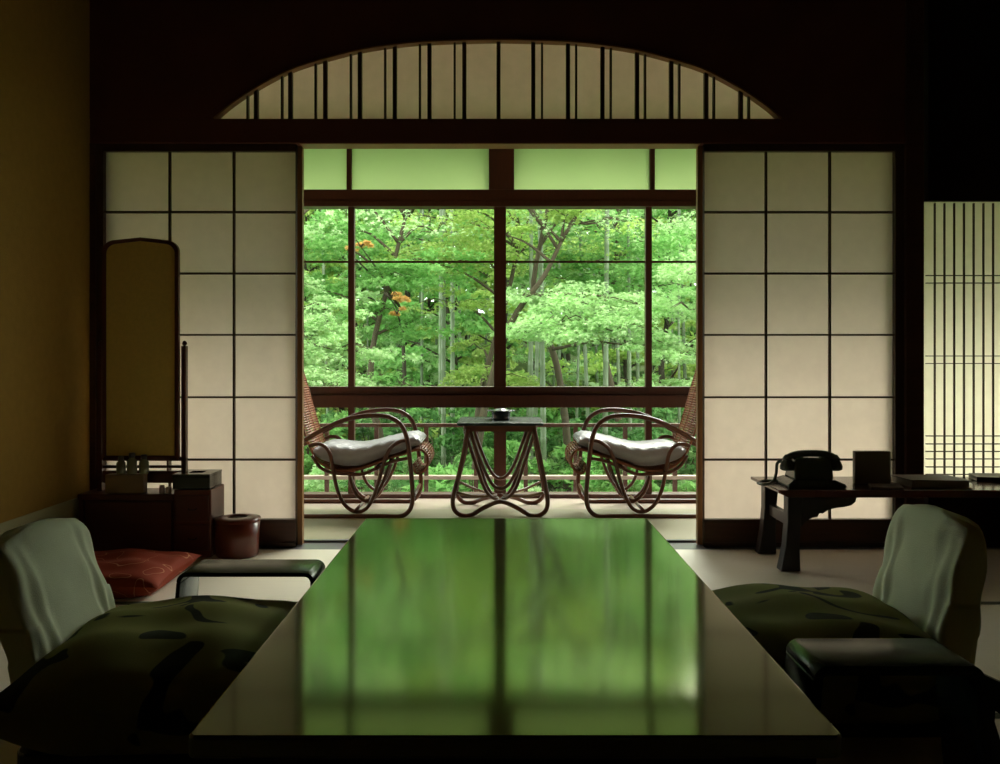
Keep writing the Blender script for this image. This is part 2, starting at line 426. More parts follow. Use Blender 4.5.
# shoji panels
def shoji(name_label, x0, x1, cols, rows, inner_left, dy):
    """cols: pane boundaries px, rows: pane boundaries py"""
    t = thing('shoji_screen', name_label, 'shoji screen', ((x0+x1)/2, DS+dy, 0))
    ya, yb = DS+dy-0.016, DS+dy+0.016
    zt_, zb_ = HEAD0, 0.004
    b = MB(); b.box((x0, ya, zb_), (cols[0], yb, zt_)); b.build('stile', 'lit_edge_wood' if inner_left == 'L' else 'frame_wood', t)
    b = MB(); b.box((cols[-1], ya, zb_), (x1, yb, zt_)); b.build('stile', 'lit_edge_wood' if inner_left == 'R' else 'frame_wood', t)
    b = MB(); b.box((cols[0], ya, rows[0]), (cols[-1], yb, zt_)); b.build('rail', 'frame_wood', t)
    b = MB(); b.box((cols[0], ya, zb_), (cols[-1], yb, zb_+0.02)); b.box((cols[0], ya, rows[-1]-0.015), (cols[-1], yb, rows[-1])); b.build('rail', 'frame_wood', t)
    b = MB(); b.box((cols[0], ya+0.008, zb_+0.02), (cols[-1], yb-0.008, rows[-1]-0.015)); b.build('skirt_board', 'dark_wood', t)
    b = MB(); b.box((cols[0], yb-0.004, rows[-1]), (cols[-1], yb-0.003, rows[0])); b.build('paper', 'shoji_paper', t)
    b = MB()
    for c in cols[1:-1]: b.box((c-0.0045, ya+0.012, rows[-1]), (c+0.0045, yb-0.004, rows[0]))
    for r in rows[1:-1]: b.box((cols[0], ya+0.008, r-0.0042), (cols[-1], yb-0.004, r+0.0042))
    b.build('lattice', 'lattice_wood', t)
    return t
rows = [SZ(v) for v in (153, 213, 274, 335, 397, 459, 518)]
shoji('sliding paper screen with eighteen square panes behind the covered mirror, left of the opening', SX(100.5), SX(297.5),
      [SX(v)*0.991 for v in (103.5, 168.5, 233, 296)], rows, '', -0.022)
shoji('sliding paper screen with eighteen square panes behind the telephone desk, right of the opening', SX(702.5), SX(900),
      [SX(v)*0.991 for v in (704, 767, 831, 895)], rows, '', -0.022)
# the two rear screens slid back behind them: only their leading stiles show
for lab, xa, xb, e in (('rear sliding screen pushed back to the left, only its lit brown edge showing', SX(100.5)+0.02, SX(302), 'R'),
                       ('rear sliding screen pushed back to the right, only its lit brown edge showing', SX(698), SX(900)-0.02, 'L')):
    t = thing('sliding_screen', lab, 'shoji screen', ((xa+xb)/2, DS+0.022, 0))
    for s_, (p, q) in enumerate(((xa, xa+0.024), (xb-0.024, xb))):
        b = MB(); b.box((p, DS+0.006, 0.004), (q, DS+0.038, HEAD0)); b.build('stile', 'lit_edge_wood' if (s_ == 1) == (e == 'R') else 'frame_wood', t)  # leading stile coloured as if lit, the other left dark
    b = MB(); b.box((xa+0.024, DS+0.006, 0.004), (xb-0.024, DS+0.038, 0.12)); b.build('skirt_board', 'dark_wood', t)
    b = MB(); b.box((xa+0.024, DS+0.006, HEAD0-0.012), (xb-0.024, DS+0.038, HEAD0)); b.build('rail', 'frame_wood', t)

# ------------------------------------------------------------------ veranda
VX0, VX1 = -2.75, 3.65
b = MB(); b.box((VX0, 3.925, -0.12), (VX1, 4.72, 0.003)); struct(b.build('floor_veranda', 'goza'))
b = MB(); b.box((VX0, 4.72, -0.12), (VX1, DW-0.04, 0.0)); struct(b.build('floor_boards', 'veranda_board'))
b = MB(); b.box((VX0, DS+0.05, 2.46), (VX1, DW+0.06, 2.52)); struct(b.build('ceiling_veranda', 'veranda_ceiling'))
b = MB(); b.box((VX0-0.08, DS-0.1, -0.1), (VX0, DW+0.05, 2.5)); struct(b.build('wall_veranda_left', 'veranda_wall'))
b = MB(); b.box((VX1, DS-0.1, -0.1), (VX1+0.08, DW+0.05, 2.5)); struct(b.build('wall_veranda_right', 'veranda_wall'))
b = MB(); b.box((VX0, DS-0.06, 0), (XL-0.1, DS+0.05, 2.5)); struct(b.build('wall_veranda_rear', 'veranda_wall'))
b = MB(); b.box((XR+0.1, DS-0.06, 0), (VX1, DS+0.05, 2.5)); struct(b.build('wall_veranda_side', 'veranda_wall'))

zr1, zr0 = WZ(191), WZ(208)        # upper beam
zk1, zk0 = WZ(386.5), WZ(407)      # waist beam
zg0 = WZ(493)
mull = [k*0.897 for k in (-3, -2, -1, 0, 1, 2, 3, 4)]
b = MB()
b.box((VX0, DW-0.05, zr0+0.012), (VX1, DW+0.05, zr1)); b.box((VX0, DW-0.062, zr0), (VX1, DW+0.05, zr0+0.012+0.02))
struct(b.build('trim_8', 'window_wood', bevel=0.003))
b = MB()
b.box((VX0, DW-0.04, WZ(392.5)), (VX1, DW+0.03, zk1)); b.box((VX0, DW-0.055, zk0), (VX1, DW+0.05, WZ(395)))
b.box((VX0, DW-0.02, WZ(395)), (VX1, DW+0.03, WZ(392.5)))
struct(b.build('trim_9', 'window_wood'))
b = MB(); b.box((VX0, DW-0.045, -0.12), (VX1, DW+0.05, zg0)); struct(b.build('trim_10', 'window_wood', bevel=0.003))
b = MB(); b.box((VX0, DW-0.05, 2.13), (VX1, DW+0.05, 2.17)); struct(b.build('trim_11', 'window_wood'))
b = MB(); b.box((VX0, DW-0.04, 2.17), (VX1, DW+0.05, 2.46)); struct(b.build('wall_light_block', 'veranda_wall'))  # unseen wall, added to cut the green light from the transoms
# centre post of the transoms
b = MB(); b.box((WX(489), DW-0.05, zr1), (WX(514), DW+0.05, 2.13)); struct(b.build('trim_12', 'window_wood', bevel=0.003))
wn = 0
GX = [VX0] + mull + [VX1]
for i in range(len(GX)-1):
    a, c = GX[i], GX[i+1]
    if c - a < 0.05: continue
    wn += 1
    w = thing('window_%d' % wn, '', '', ((a+c)/2, DW, zg0)); del w['label']; del w['category']; struct(w)
    def stile(x):   # half stile at each side; centre pair is wider
        return 0.036 if abs(x) < 0.01 else 0.018
    sa, sc = stile(a), stile(c)
    b = MB()
    b.box((a, DW-0.03, zk1), (a+sa, DW+0.02, zr0)); b.box((c-sc, DW-0.03, zk1), (c, DW+0.02, zr0))
    b.box((a+sa, DW-0.012, WZ(262)-0.006), (c-sc, DW+0.006, WZ(262)+0.006))
    b.build('window_frame', 'window_wood', w)
    b = MB(); b.box((a, DW-0.03, zg0), (a+sa, DW+0.02, zk0)); b.box((c-sc, DW-0.03, zg0), (c, DW+0.02, zk0))
    b.build('window_frame', 'window_wood', w)
    b = MB(); b.box((a+sa, DW, zk1), (c-sc, DW+0.003, zr0)); b.build('pane', 'clear_glass', w)
    b = MB(); b.box((a+sa, DW, zg0), (c-sc, DW+0.003, zk0)); b.build('pane', 'clear_glass', w)
    ta, tc_ = a, c
    if abs(a) < 0.01: ta = WX(514)
    if abs(c) < 0.01: tc_ = WX(489)
    da = 0.0 if abs(a) < 0.01 else 0.014; dc = 0.0 if abs(c) < 0.01 else 0.014
    off = -0.013 if a < 0 else 0.022
    if i > 0: ta += off if abs(a) > 0.01 else 0
    if i < len(GX)-2: tc_ += (off if abs(c) > 0.01 else 0)
    b = MB(); b.box((ta-0.001, DW-0.03, zr1), (ta+da, DW+0.02, 2.13)); b.box((tc_-dc, DW-0.03, zr1), (tc_+0.001, DW+0.02, 2.13))
    b.build('window_frame', 'window_wood', w)
    b = MB(); b.box((ta+da, DW, zr1), (tc_-dc, DW+0.002, 2.13)); b.build('frosted_pane', 'frosted_glass', w)
# unseen eave and roof, needed to block the sky
b = MB(); b.box((-4.5, DW+0.05, 2.50), (5.5, DW+0.95, 2.56)); struct(b.build('eave_soffit', 'roof_soffit'))
b = MB(); b.box((-4.5, -1.9, 2.72), (5.5, DW+1.0, 2.80)); struct(b.build('roof', 'roof_soffit'))
b = MB(); b.box((-4.5, DW+0.06, -0.3), (5.5, DW+0.75, -0.2)); struct(b.build('floor_ledge', 'rail_wood'))

# outside railing
DR = 5.75; sR = F/DR
RZ = lambda py: EYE - (py-HY)/sR
RX = lambda px: (px-CX)/sR
rl = thing('balcony_railing', 'low reddish wooden balcony railing with a pale middle rail outside the windows', 'railing', (0, DR, -0.2))
b = MB(); b.box((-3.6, DR-0.02, RZ(427)), (4.4, DR+0.02, RZ(423.5))); b.build('top_rail', 'rail_wood', rl)
b = MB(); b.box((-3.6, DR-0.03, RZ(479)), (4.4, DR+0.03, RZ(475.5))); b.build('middle_rail', 'rail_pale', rl)
for k in range(-10, 13):
    x = RX(476 + 49.7*k)
    b = MB(); b.box((x-0.014, DR-0.014, -0.2), (x+0.014, DR+0.014, RZ(425))); b.build('post', 'rail_wood', rl)

# ------------------------------------------------------------------ big lacquer table
TZ = 0.28
sf, sn = (518-HY)/(EYE-TZ), (736.5-HY)/(EYE-TZ)
Yf, Yn = F/sf, F/sn
cxt = ((366+649)/2-CX)/sf; cxn = ((180+846)/2-CX)/sn
tb = thing('low_table', 'large low lacquered table in the middle of the room reflecting the green garden', 'table', (cxn, (Yf+Yn)/2, 0))
b = MB(); hw = 141.5/sf*0.995
xc = (cxt+cxn)/2
def rrect(x0, x1, y0_, y1_, r, n=6):
    out = []
    for cx_, cy_, a0 in ((x1-r, y0_+r, -90), (x1-r, y1_-r, 0), (x0+r, y1_-r, 90), (x0+r, y0_+r, 180)):
        for k in range(n+1):
            a = math.radians(a0 + 90*k/n); out.append((cx_+r*math.cos(a), cy_+r*math.sin(a)))
    return out
b.prism(rrect(xc-hw, xc+hw, Yn, Yf, 0.014), 'z', TZ-0.035, TZ)
b.build('tabletop', 'lacquer_table', tb, bevel=0.005, bseg=3)
b = MB()
x0_, x1_, ya_, yb_ = xc-hw+0.05, xc+hw-0.05, Yn+0.05, Yf-0.05
b.box((x0_, ya_, TZ-0.10), (x1_, ya_+0.025, TZ-0.035)); b.box((x0_, yb_-0.025, TZ-0.10), (x1_, yb_, TZ-0.035))
b.box((x0_, ya_+0.025, TZ-0.10), (x0_+0.025, yb_-0.025, TZ-0.035)); b.box((x1_-0.025, ya_+0.025, TZ-0.10), (x1_, yb_-0.025, TZ-0.035))
b.build('apron', 'black_lacquer', tb)
for lx in (x0_, x1_-0.07):
    for ly in (ya_, yb_-0.07):
        b = MB(); b.box((lx, ly, 0), (lx+0.07, ly+0.07, TZ-0.036)); b.build('leg', 'black_lacquer', tb, bevel=0.006)

# ------------------------------------------------------------------ floor chairs (back with cloth cover, seat, cushion)
def cover_mesh(w, th, h0, h1, lean, seed, sgn):
    """cloth cover over a chair back. local: x = facing direction*sgn, y = width"""
    rr = random.Random(seed); b = MB(); nr = 260; nl = 34; vs = []
    ph = [rr.uniform(0, 6.28) for _ in range(6)]
    for j in range(nl+1):
        t = j/nl; z = h0 + (h1-h0)*t
        for k in range(nr):
            a = 2*PI*k/nr
            ca, sa = math.cos(a), math.sin(a); e = 0.24
            rx = th/2*(1.15-0.25*t); ry = w/2*(1.03-0.08*t)
            top = 1.0
            if t > 0.90: q = (t-0.90)/0.10; top = math.sqrt(max(0, 1-q*q*0.7))
            x = math.copysign(abs(ca)**e, ca)*rx*top
            y = math.copysign(abs(sa)**e, sa)*(ry - (1-top)*0.035)
            amp = 0.0036*(1-t)**0.7 + 0.0006
            d = amp*(math.sin(y*125+ph[0]+2.2*t+1.2*math.sin(y*22+ph[4])) + 0.7*math.sin(y*78+ph[1]-3*t+x*40) + 0.5*math.sin(y*31+ph[2]+5*t))*(1 if abs(ca) > 0.2 else 0.3)
            d += 0.004*math.sin(z*40+y*35+ph[3])*(t > 0.3)
            x += d*(1 if ca > 0 else -1)
            cz = -0.03*(abs(y)/(w/2))**2.5*(t if t > 0.5 else 0) * 0.8
            vs.append((sgn*(x - lean*(z-h0)), y, z+cz))
    fs = []
    for j in range(nl):
        for k in range(nr):
            fs.append((j*nr+k, j*nr+(k+1) % nr, (j+1)*nr+(k+1) % nr, (j+1)*nr+k))
    c0 = len(vs)
    # close the top with a centre line
    last = [nl*nr+k for k in range(nr)]
    cx_ = sum(vs[i][0] for i in last)/nr; cz = max(vs[i][2] for i in last)+0.006
    vs.append((cx_, 0, cz))
    for k in range(nr): fs.append((last[k], last[(k+1) % nr], c0))
    b.add(vs, fs, True)
    return b

def pillow_mesh(lx, ly, T, seed, pinch=0.10, n=40, sag=0.0):
    rr = random.Random(seed); p = [rr.uniform(0, 6.28) for _ in range(4)]
    b = MB(); vs = []; fs = []
    for side in (1, -1):
        o = len(vs)
        for i in range(n+1):
            for j in range(n+1):
                u = -1+2*i/n; v = -1+2*j/n
                h = (max(0, (1-abs(u)**2.6))**0.5)*(max(0, (1-abs(v)**2.6))**0.5)
                ed = 1 - pinch*(1-abs(v)**2)*(abs(u)**4); ed2 = 1 - pinch*(1-abs(u)**2)*(abs(v)**4)
                x = u*lx/2*ed; y = v*ly/2*ed2
                wob = 0.006*math.sin(7*u+p[0]+3*v)*h + 0.004*math.sin(11*v+p[1])*h
                z = T/2 + side*(T/2*h) + (wob if side > 0 else 0)
                if side < 0: z = T/2 - T/2*min(1, h*1.6)
                z -= sag*(abs(u)**2+abs(v)**2)*0.5*(0 if side < 0 else 1)*(h > 0)
                vs.append((x, y, z))
        for i in range(n):
            for j in range(n):
                q = (o+i*(n+1)+j, o+(i+1)*(n+1)+j, o+(i+1)*(n+1)+j+1, o+i*(n+1)+j+1)
                fs.append(q if side > 0 else q[::-1])
    b.add(vs, fs, True)
    return b

def local_build(b, name, m, parent, loc=(0,0,0), **kw):
    o = b.build(name, m, None, **kw); o.parent = parent; o.location = loc; return o

def zaisu(label, X, Y, sgn, seed, lean=0.30, dx=0.0, h1=0.455):
    """sgn=+1: faces +X"""
    t = thing('floor_chair', label, 'chair', (X, Y, 0))
    # seat board and bent back frame behind the cover
    sa, sb = sorted((-sgn*0.20, sgn*0.32))
    b = MB(); b.prism(rrect(sa, sb, -0.30, 0.24, 0.04), 'z', 0.004, 0.045)
    local_build(b, 'seat', 'black_lacquer', t, bevel=0.004)
    b = MB(); b.prism(rrect(sa+0.03, sb-0.03, -0.27, 0.21, 0.04), 'z', 0.0, 0.004)
    local_build(b, 'base', 'black_lacquer', t)
    xb = -sgn*0.19
    b = MB()
    pts = [(xb, 0.03), (xb-sgn*(dx+0.02+0.08*lean), 0.15), (xb-sgn*(dx+0.005+0.35*lean), 0.42), (xb-sgn*(dx+0.023+0.35*lean), 0.415), (xb-sgn*(dx+0.04+0.08*lean), 0.15), (xb-sgn*0.02, 0.03)]
    b.prism(pts, 'y', -0.16, 0.16); local_build(b, 'backrest', 'black_lacquer', t)
    cb = cover_mesh(0.385, 0.085, 0.07, h1, lean, seed, sgn)
    local_build(cb, 'cloth_cover', 'cover_cloth', t, (xb - sgn*(0.01+dx), 0, 0))
    return t

zl = zaisu('floor chair under a pale green cloth cover, left of the low table', -0.80, 2.03, 1, 3)
zr = zaisu('floor chair under a pale green cloth cover, right of the low table', 0.83, 2.20, -1, 5, 0.17, 0.038, 0.46)

def cushion(label, X, Y, Z, lx, ly, T, m, seed, rot=0, sag=0.0, name='seat_cushion'):
    o = pillow_mesh(lx, ly, T, seed, sag=sag).build(name, m); o.location = (X, Y, Z); o.rotation_euler = (0, 0, rot)
    return tag(o, label, 'cushion')
cushion('thick dark green floor cushion with black scroll pattern on the left floor chair', -0.745, 1.985, 0.046, 0.62, 0.66, 0.205, 'green_cushion', 2, 0.05)
cushion('thick dark green floor cushion with black scroll pattern on the right floor chair', 0.775, 2.13, 0.046, 0.60, 0.66, 0.195, 'green_cushion', 4, -0.05)
cushion('red floor cushion with thin pale line pattern lying before the dresser', -1.47, 3.17, 0.002, 0.56, 0.48, 0.105, 'red_cushion', 6, 0.03, name='floor_cushion')

# ------------------------------------------------------------------ armrests
def armrest(label, x0, x1, ya, yb, h, outer):
    """bent board: top with rounded corners, splayed legs; outer = side (+1/-1) away from the table"""
    t = thing('armrest', label, 'armrest', ((x0+x1)/2, (ya+yb)/2, 0))
    def path(off):
        r = 0.026 - off; pts = []
        spl = 0.022
        xa, xb_ = x0+off, x1-off; z = h-off
        pts.append((xa - spl, 0.0))
        for k in range(9):
            a = PI - PI/2*k/8
            pts.append((xa + r + r*math.cos(a), z - r + r*math.sin(a)))
        for k in range(9):
            a = PI/2 - PI/2*k/8
            pts.append((xb_ - r + r*math.cos(a), z - r + r*math.sin(a)))
        pts.append((xb_ + spl, 0.0))
        return pts
    th = 0.011 if outer < 0 else 0.018
    o_, i_ = path(0), path(th)
    n = len(o_)
    def seg(ia, ib, name, mm):
        b = MB(); vs = []
        for k in range(ia, ib+1):
            for yy in (ya, yb):
                vs += [(o_[k][0], yy, o_[k][1]), (i_[k][0], yy, i_[k][1])]
        fs = []
        for k in range(ib-ia):
            a, c = k*4, (k+1)*4
            fs += [(a, c, c+2, a+2), (a+1, a+3, c+3, c+1), (a, a+1, c+1, c), (a+2, c+2, c+3, a+3)]
        fs += [(0, 2, 3, 1), ((ib-ia)*4, (ib-ia)*4+1, (ib-ia)*4+3, (ib-ia)*4+2)]
        b.add(vs, fs, True)
        q = b.build(name, mm, t, bevel=0.0025, bseg=2); return q
    seg(1, n-2, 'top_board', 'armrest_lacquer')
    seg(0, 1, 'leg', 'armrest_lacquer'); seg(n-2, n-1, 'leg', 'armrest_lacquer')
    # pierced bracket at the outer end
    xe = x1 if outer > 0 else x0
    return t, xe
armrest('black lacquered bent-board armrest on the mat left of the low table, beyond the cushion', (176-CX)/376+0.0, -0.495, F/376, F/352, 0.28, -1)
t, xe = armrest('black lacquered bent-board armrest at the lower right, nearest the viewer', 0.585, 0.905, F/537, F/488, 0.28, 1)
# splayed outer bracket with a teardrop opening
b = MB()
outr = [(0.885, 0.262), (0.905, 0.262), (0.965, 0.235), (1.02, 0.17), (1.05, 0.0), (0.925, 0.0), (0.905, 0.12)]
hole = [(0.925, 0.195), (0.965, 0.17), (0.99, 0.10), (0.975, 0.07), (0.955, 0.09), (0.935, 0.14), (0.924, 0.175)]
ys = (F/537+0.004, F/537+0.028)
vs = [(p[0], y, p[1]) for y in ys for p in outr] + [(p[0], y, p[1]) for y in ys for p in hole]
n = 7; fs = []
for k in range(n):
    j = (k+1) % n
    fs += [(k, j, 14+j, 14+k), (7+j, 7+k, 21+k, 21+j), (k, 7+k, 7+j, j), (14+k, 14+j, 21+j, 21+k)]
b.add(vs, fs); b.build('bracket', 'armrest_lacquer', t, bevel=0.002)

# ------------------------------------------------------------------ dresser with covered mirror
DX0, DX1 = XL+0.03, -1.227
dr = thing('dresser', 'low dark red lacquer dresser against the left wall, under the tall covered mirror', 'dresser', ((DX0+DX1)/2, 3.71, 0))
yf, yb = 3.61, 3.785
b = MB(); b.box((-1.385, yf, 0.0), (DX1, yb, 0.287)); b.build('drawer_column', 'red_lacquer', dr, bevel=0.004)
for k in range(2):
    b = MB(); b.box((-1.375, yf-0.008, 0.03+0.125*k), (DX1-0.01, yf, 0.14+0.125*k)); d = b.build('drawer', 'dresser_wood', dr, bevel=0.002)
    b = MB(); b.tube([(-1.32, yf-0.009, 0.085+0.125*k), (-1.315, yf-0.018, 0.08+0.125*k), (-1.29, yf-0.018, 0.08+0.125*k), (-1.285, yf-0.009, 0.085+0.125*k)], 0.002, 6)
    h = b.build('handle', 'bronze_dish', None); h.parent = d; h.matrix_parent_inverse = Matrix.Identity(4)
b = MB(); b.box((DX0, yf, 0.245), (-1.387, yb, 0.268)); b.box((DX0, yf+0.01, 0.0), (DX0+0.02, yb, 0.245)); b.box((DX0+0.02, yf+0.02, 0.0), (-1.387, yb, 0.245))
b.build('cabinet', 'dresser_wood', dr, bevel=0.003)
b = MB(); b.box((DX0+0.03, yf+0.008, 0.02), (-1.40, yf+0.019, 0.235)); b.build('door', 'dresser_wood', dr, bevel=0.002)
# mirror stand: posts, rails, small drawer
sm = F/3.70
MX = lambda px: (px-CX)/sm
MZ = lambda py: EYE-(py-HY)/sm
for xx in (MX(99.5), MX(183.5)):
    b = MB(); b.box((xx-0.010, 3.70, 0.268), (xx+0.010, 3.725, MZ(346))); b.lathe([(0.004, 0), (0.009, 0.006), (0.011, 0.012), (0.007, 0.02), (0.002, 0.024)], (xx, 3.7125, MZ(346)), 12)
    b.build('post', 'dresser_wood', dr)
b = MB()
xa, xb2 = MX(100)+0.01, MX(183)-0.01
for p0, p1 in ((457, 461), (465.5, 468.2), (471, 483)):
    b.box((xa, 3.703, MZ(p1)), (xb2, 3.722, MZ(p0)))
b.box((MX(166.6), 3.70, MZ(471)), (MX(168.3), 3.72, MZ(457)))
b.build('rail', 'dresser_wood', dr)
# mirror with mustard cloth cover
b = MB(); x0_, x1_ = MX(104.5), MX(180.5); zt_, zb_ = MZ(238), MZ(459); cr = 0.075
def round_top(x0_, x1_, z0_, z1_, rx, rz, n=10):
    out = [(x0_, z0_), (x1_, z0_)]
    for k in range(n+1):
        a = PI/2*k/n; out.append((x1_-rx+rx*math.cos(a), z1_-rz-0.012+rz*math.sin(a)))
    m_ = (x0_+x1_)/2
    out.append((m_, z1_))
    for k in range(n+1):
        a = PI/2+PI/2*k/n; out.append((x0_+rx+rx*math.cos(a), z1_-rz-0.012+rz*math.sin(a)))
    return out
o1 = round_top(x0_, x1_, zb_, zt_, 0.055, 0.05); i1 = round_top(x0_+0.017, x1_-0.017, zb_+0.017, zt_-0.016, 0.045, 0.042)
n = len(o1); ya, yb3 = 3.675, 3.697
vs = [(p[0], ya, p[1]) for p in o1] + [(p[0], ya, p[1]) for p in i1] + [(p[0], yb3, p[1]) for p in o1] + [(p[0], yb3, p[1]) for p in i1]
fs = []
for k in range(n):
    j = (k+1) % n
    fs += [(k, j, n+j, n+k), (2*n+j, 2*n+k, 3*n+k, 3*n+j), (k, 2*n+k, 2*n+j, j), (n+k, n+j, 3*n+j, 3*n+k)]
b.add(vs, fs); b.build('mirror_frame', 'dresser_wood', dr, bevel=0.002)
b = MB(); b.prism(i1, 'y', ya+0.006, yb3-0.002); b.build('mirror_cover', 'mirror_cloth', dr)

# things on the dresser
def tissue():
    t = thing('tissue_box', 'black lacquer tissue box with slotted lid on the right end of the dresser', 'tissue box', (-1.31, 3.68, 0.287))
    b = MB(); x0_, x1_, y0_, y1_, z0_, z1_ = -1.395, -1.235, 3.618, 3.775, 0.2875, 0.350
    z1_ = 0.352
    b.box((x0_, y0_, z0_), (x1_, y1_, z1_-0.01)); b.build('body', 'black_lacquer', t, bevel=0.003)
    b = MB()
    sx0, sx1, sy0, sy1 = -1.345, -1.285, 3.665, 3.73
    b.box((x0_, y0_, z1_-0.01), (x1_, sy0, z1_)); b.box((x0_, sy1, z1_-0.01), (x1_, y1_, z1_))
    b.box((x0_, sy0, z1_-0.01), (sx0, sy1, z1_)); b.box((sx1, sy0, z1_-0.01), (x1_, sy1, z1_)); b.build('lid', 'black_lacquer', t)
tissue()
b = MB(); b.box((MX(113), 3.625, 0.2685), (MX(150.5), 3.69-0.02, 0.35)); o = centre_origin(b.build('box', 'brown_box', bevel=0.003))
tag(o, 'small brown box with bottles standing on it, in front of the covered mirror', 'box')
def bottle(px, w, h, lab):
    x = (px-CX)/(F/3.648)
    t = thing('bottle', lab, 'bottle', (x, 3.648, 0.3505))
    b = MB(); b.lathe([(w*0.9, 0), (w, 0.004), (w, h*0.62), (w*0.55, h*0.74), (w*0.5, h*0.8)], (x, 3.648, 0.3505), 20); b.build('body', 'bottle_glass', t)
    b = MB(); b.lathe([(w*0.62, h*0.78), (w*0.62, h*0.97), (w*0.5, h)], (x, 3.648, 0.3505), 20); b.build('cap', 'bottle_cap', t)
bottle(121, 0.019, 0.075, 'leftmost of three small cosmetic bottles on the brown box before the mirror')
bottle(132, 0.021, 0.09, 'middle of three small cosmetic bottles on the brown box before the mirror')
bottle(144, 0.020, 0.082, 'rightmost of three small cosmetic bottles on the brown box before the mirror')
for px, lab, h in ((162.5, 'pale pink jar between the brown box and the tissue box', 0.034), (169, 'smaller pale jar touching the left side of the tissue box', 0.028)):
    x = (px-CX)/(F/3.64); b = MB(); b.lathe([(0.009, 0), (0.012, 0.002), (0.012, h*0.7), (0.010, h*0.75), (0.0105, h)], (x, 3.635, 0.2685), 20)
    tag(centre_origin(b.build('jar', 'pink_white')), lab, 'jar')

# waste bin
bx, by = -267/237.0, F/237+0.06
t = thing('waste_bin', 'round red-brown lacquer waste bin with a holed lid beside the dresser', 'bin', (bx, by, 0))
b = MB(); b.lathe([(0.082, 0), (0.088, 0.01), (0.092, 0.08), (0.094, 0.150)], (bx, by, 0.001), 40); b.build('body', 'red_lacquer', t)
b = MB(); b.lathe([(0.096, 0.150), (0.096, 0.162), (0.045, 0.168), (0.042, 0.162), (0.042, 0.150), (0.096, 0.150)], (bx, by, 0.001), 40, cap=False); b.build('lid', 'red_lacquer', t)
b = MB(); b.lathe([(0.0415, 0.1505), (0.0415, 0.162)], (bx, by, 0.001), 24); b.build('hole_shade', 'black_lacquer', t)  # solid black plug stands in for the shade inside the hole

# ------------------------------------------------------------------ writing desk with telephone
KH = 0.324; KX0, KX1 = 1.125, 2.52; KY0, KY1 = 3.37, 3.75
dk = thing('writing_desk', 'low red-brown writing desk with carved brackets along the right screens', 'desk', (1.8, 3.56, 0))
b = MB()
prof = [(KX0-0.02, KH-0.012), (KX0+0.02, KH-0.03), (KX1-0.02, KH-0.03), (KX1+0.02, KH-0.012), (KX1+0.02, KH), (KX0-0.02, KH)]
b.prism(prof, 'y', KY0, KY1); b.build('desktop', 'desk_wood', dk, bevel=0.003)
def desk_leg(x, y, s):
    b = MB(); prof = []
    # splayed, waisted leg
    L = [(0.030, KH-0.03), (0.026, 0.20), (0.028, 0.10), (0.036, 0.03), (0.040, 0.0)]
    vs = []
    for hw_, z in L:
        cx_ = x - s*0.02*(1 - z/KH)**1.5
        for dx, dy in ((-1,-1),(1,-1),(1,1),(-1,1)): vs.append((cx_+dx*hw_, y+dy*0.028, z))
    fs = [(0,1,2,3), tuple(range(16, 20))[::-1]]
    for i in range(4):
        for k in range(4): fs.append((i*4+k, (i+1)*4+k, (i+1)*4+(k+1) % 4, i*4+(k+1) % 4))
    b.add(vs, fs); b.build('leg', 'desk_leg', dk, bevel=0.004)
for y in (KY0+0.035, KY1-0.05):
    desk_leg(1.175, y, 1); desk_leg(KX1-0.07, y, -1)
for s, x in ((1, 1.205), (-1, KX1-0.10)):
    b = MB(); z = KH-0.03
    pr = [(0,0),(0.26,0),(0.255,-0.02),(0.235,-0.035),(0.20,-0.042),(0.165,-0.045),(0.13,-0.052),(0.10,-0.068),(0.085,-0.066),(0.075,-0.082),(0.05,-0.085),(0.02,-0.10),(0,-0.12)]
    b.prism([(x+s*a*0.85, z+c) for a, c in (pr if s > 0 else pr[::-1])], 'y', KY0+0.028, KY0+0.043); b.build('bracket', 'desk_leg', dk)
    b = MB(); b.box((x-s*0.03-0.012, KY0+0.06, 0.17), (x-s*0.03+0.012, KY1-0.075, 0.215)); b.build('stretcher', 'desk_leg', dk)

# telephone seen from behind
px0 = at(812, 486, 3.55)
ph = thing('telephone', 'old black rotary telephone seen from behind on the writing desk', 'telephone', (1.305, 3.52, KH))
phx, phy = 1.278, 3.52
b = MB()
b.add([(phx+sx*w, phy+sy*d, KH+0.0005+z) for (w, d, z) in ((0.118, 0.10, 0.0), (0.118, 0.10, 0.012), (0.085, 0.075, 0.028)) for sx, sy in ((-1,-1),(1,-1),(1,1),(-1,1))],
      [(3,2,1,0),(8,9,10,11)] + [(i*4+k, i*4+(k+1) % 4, (i+1)*4+(k+1) % 4, (i+1)*4+k) for i in range(2) for k in range(4)])
b.build('base', 'phone_black', ph, bevel=0.005, bseg=3)
b = MB()
b.add([(phx+sx*w, phy+(-d0 if sy < 0 else d1), KH+z) for (w, d0, d1, z) in ((0.080, 0.068, 0.072, 0.026), (0.078, 0.062, 0.045, 0.065), (0.072, 0.056, 0.005, 0.116)) for sx, sy in ((-1,-1),(1,-1),(1,1),(-1,1))],
      [(3,2,1,0),(8,9,10,11)] + [(i*4+k, i*4+(k+1) % 4, (i+1)*4+(k+1) % 4, (i+1)*4+k) for i in range(2) for k in range(4)])
b.build('body', 'phone_black', ph, bevel=0.009, bseg=3)
for s in (-1, 1):
    b = MB(); b.box((phx+s*0.045-0.008, phy-0.045, KH+0.10), (phx+s*0.045+0.008, phy-0.01, KH+0.120))
    b.build('cradle_post', 'phone_black', ph, bevel=0.003)
b = MB(); vs = []
b.lathe([(0.036, 0), (0.038, 0.004), (0.030, 0.010)], (0, 0, 0), 24)
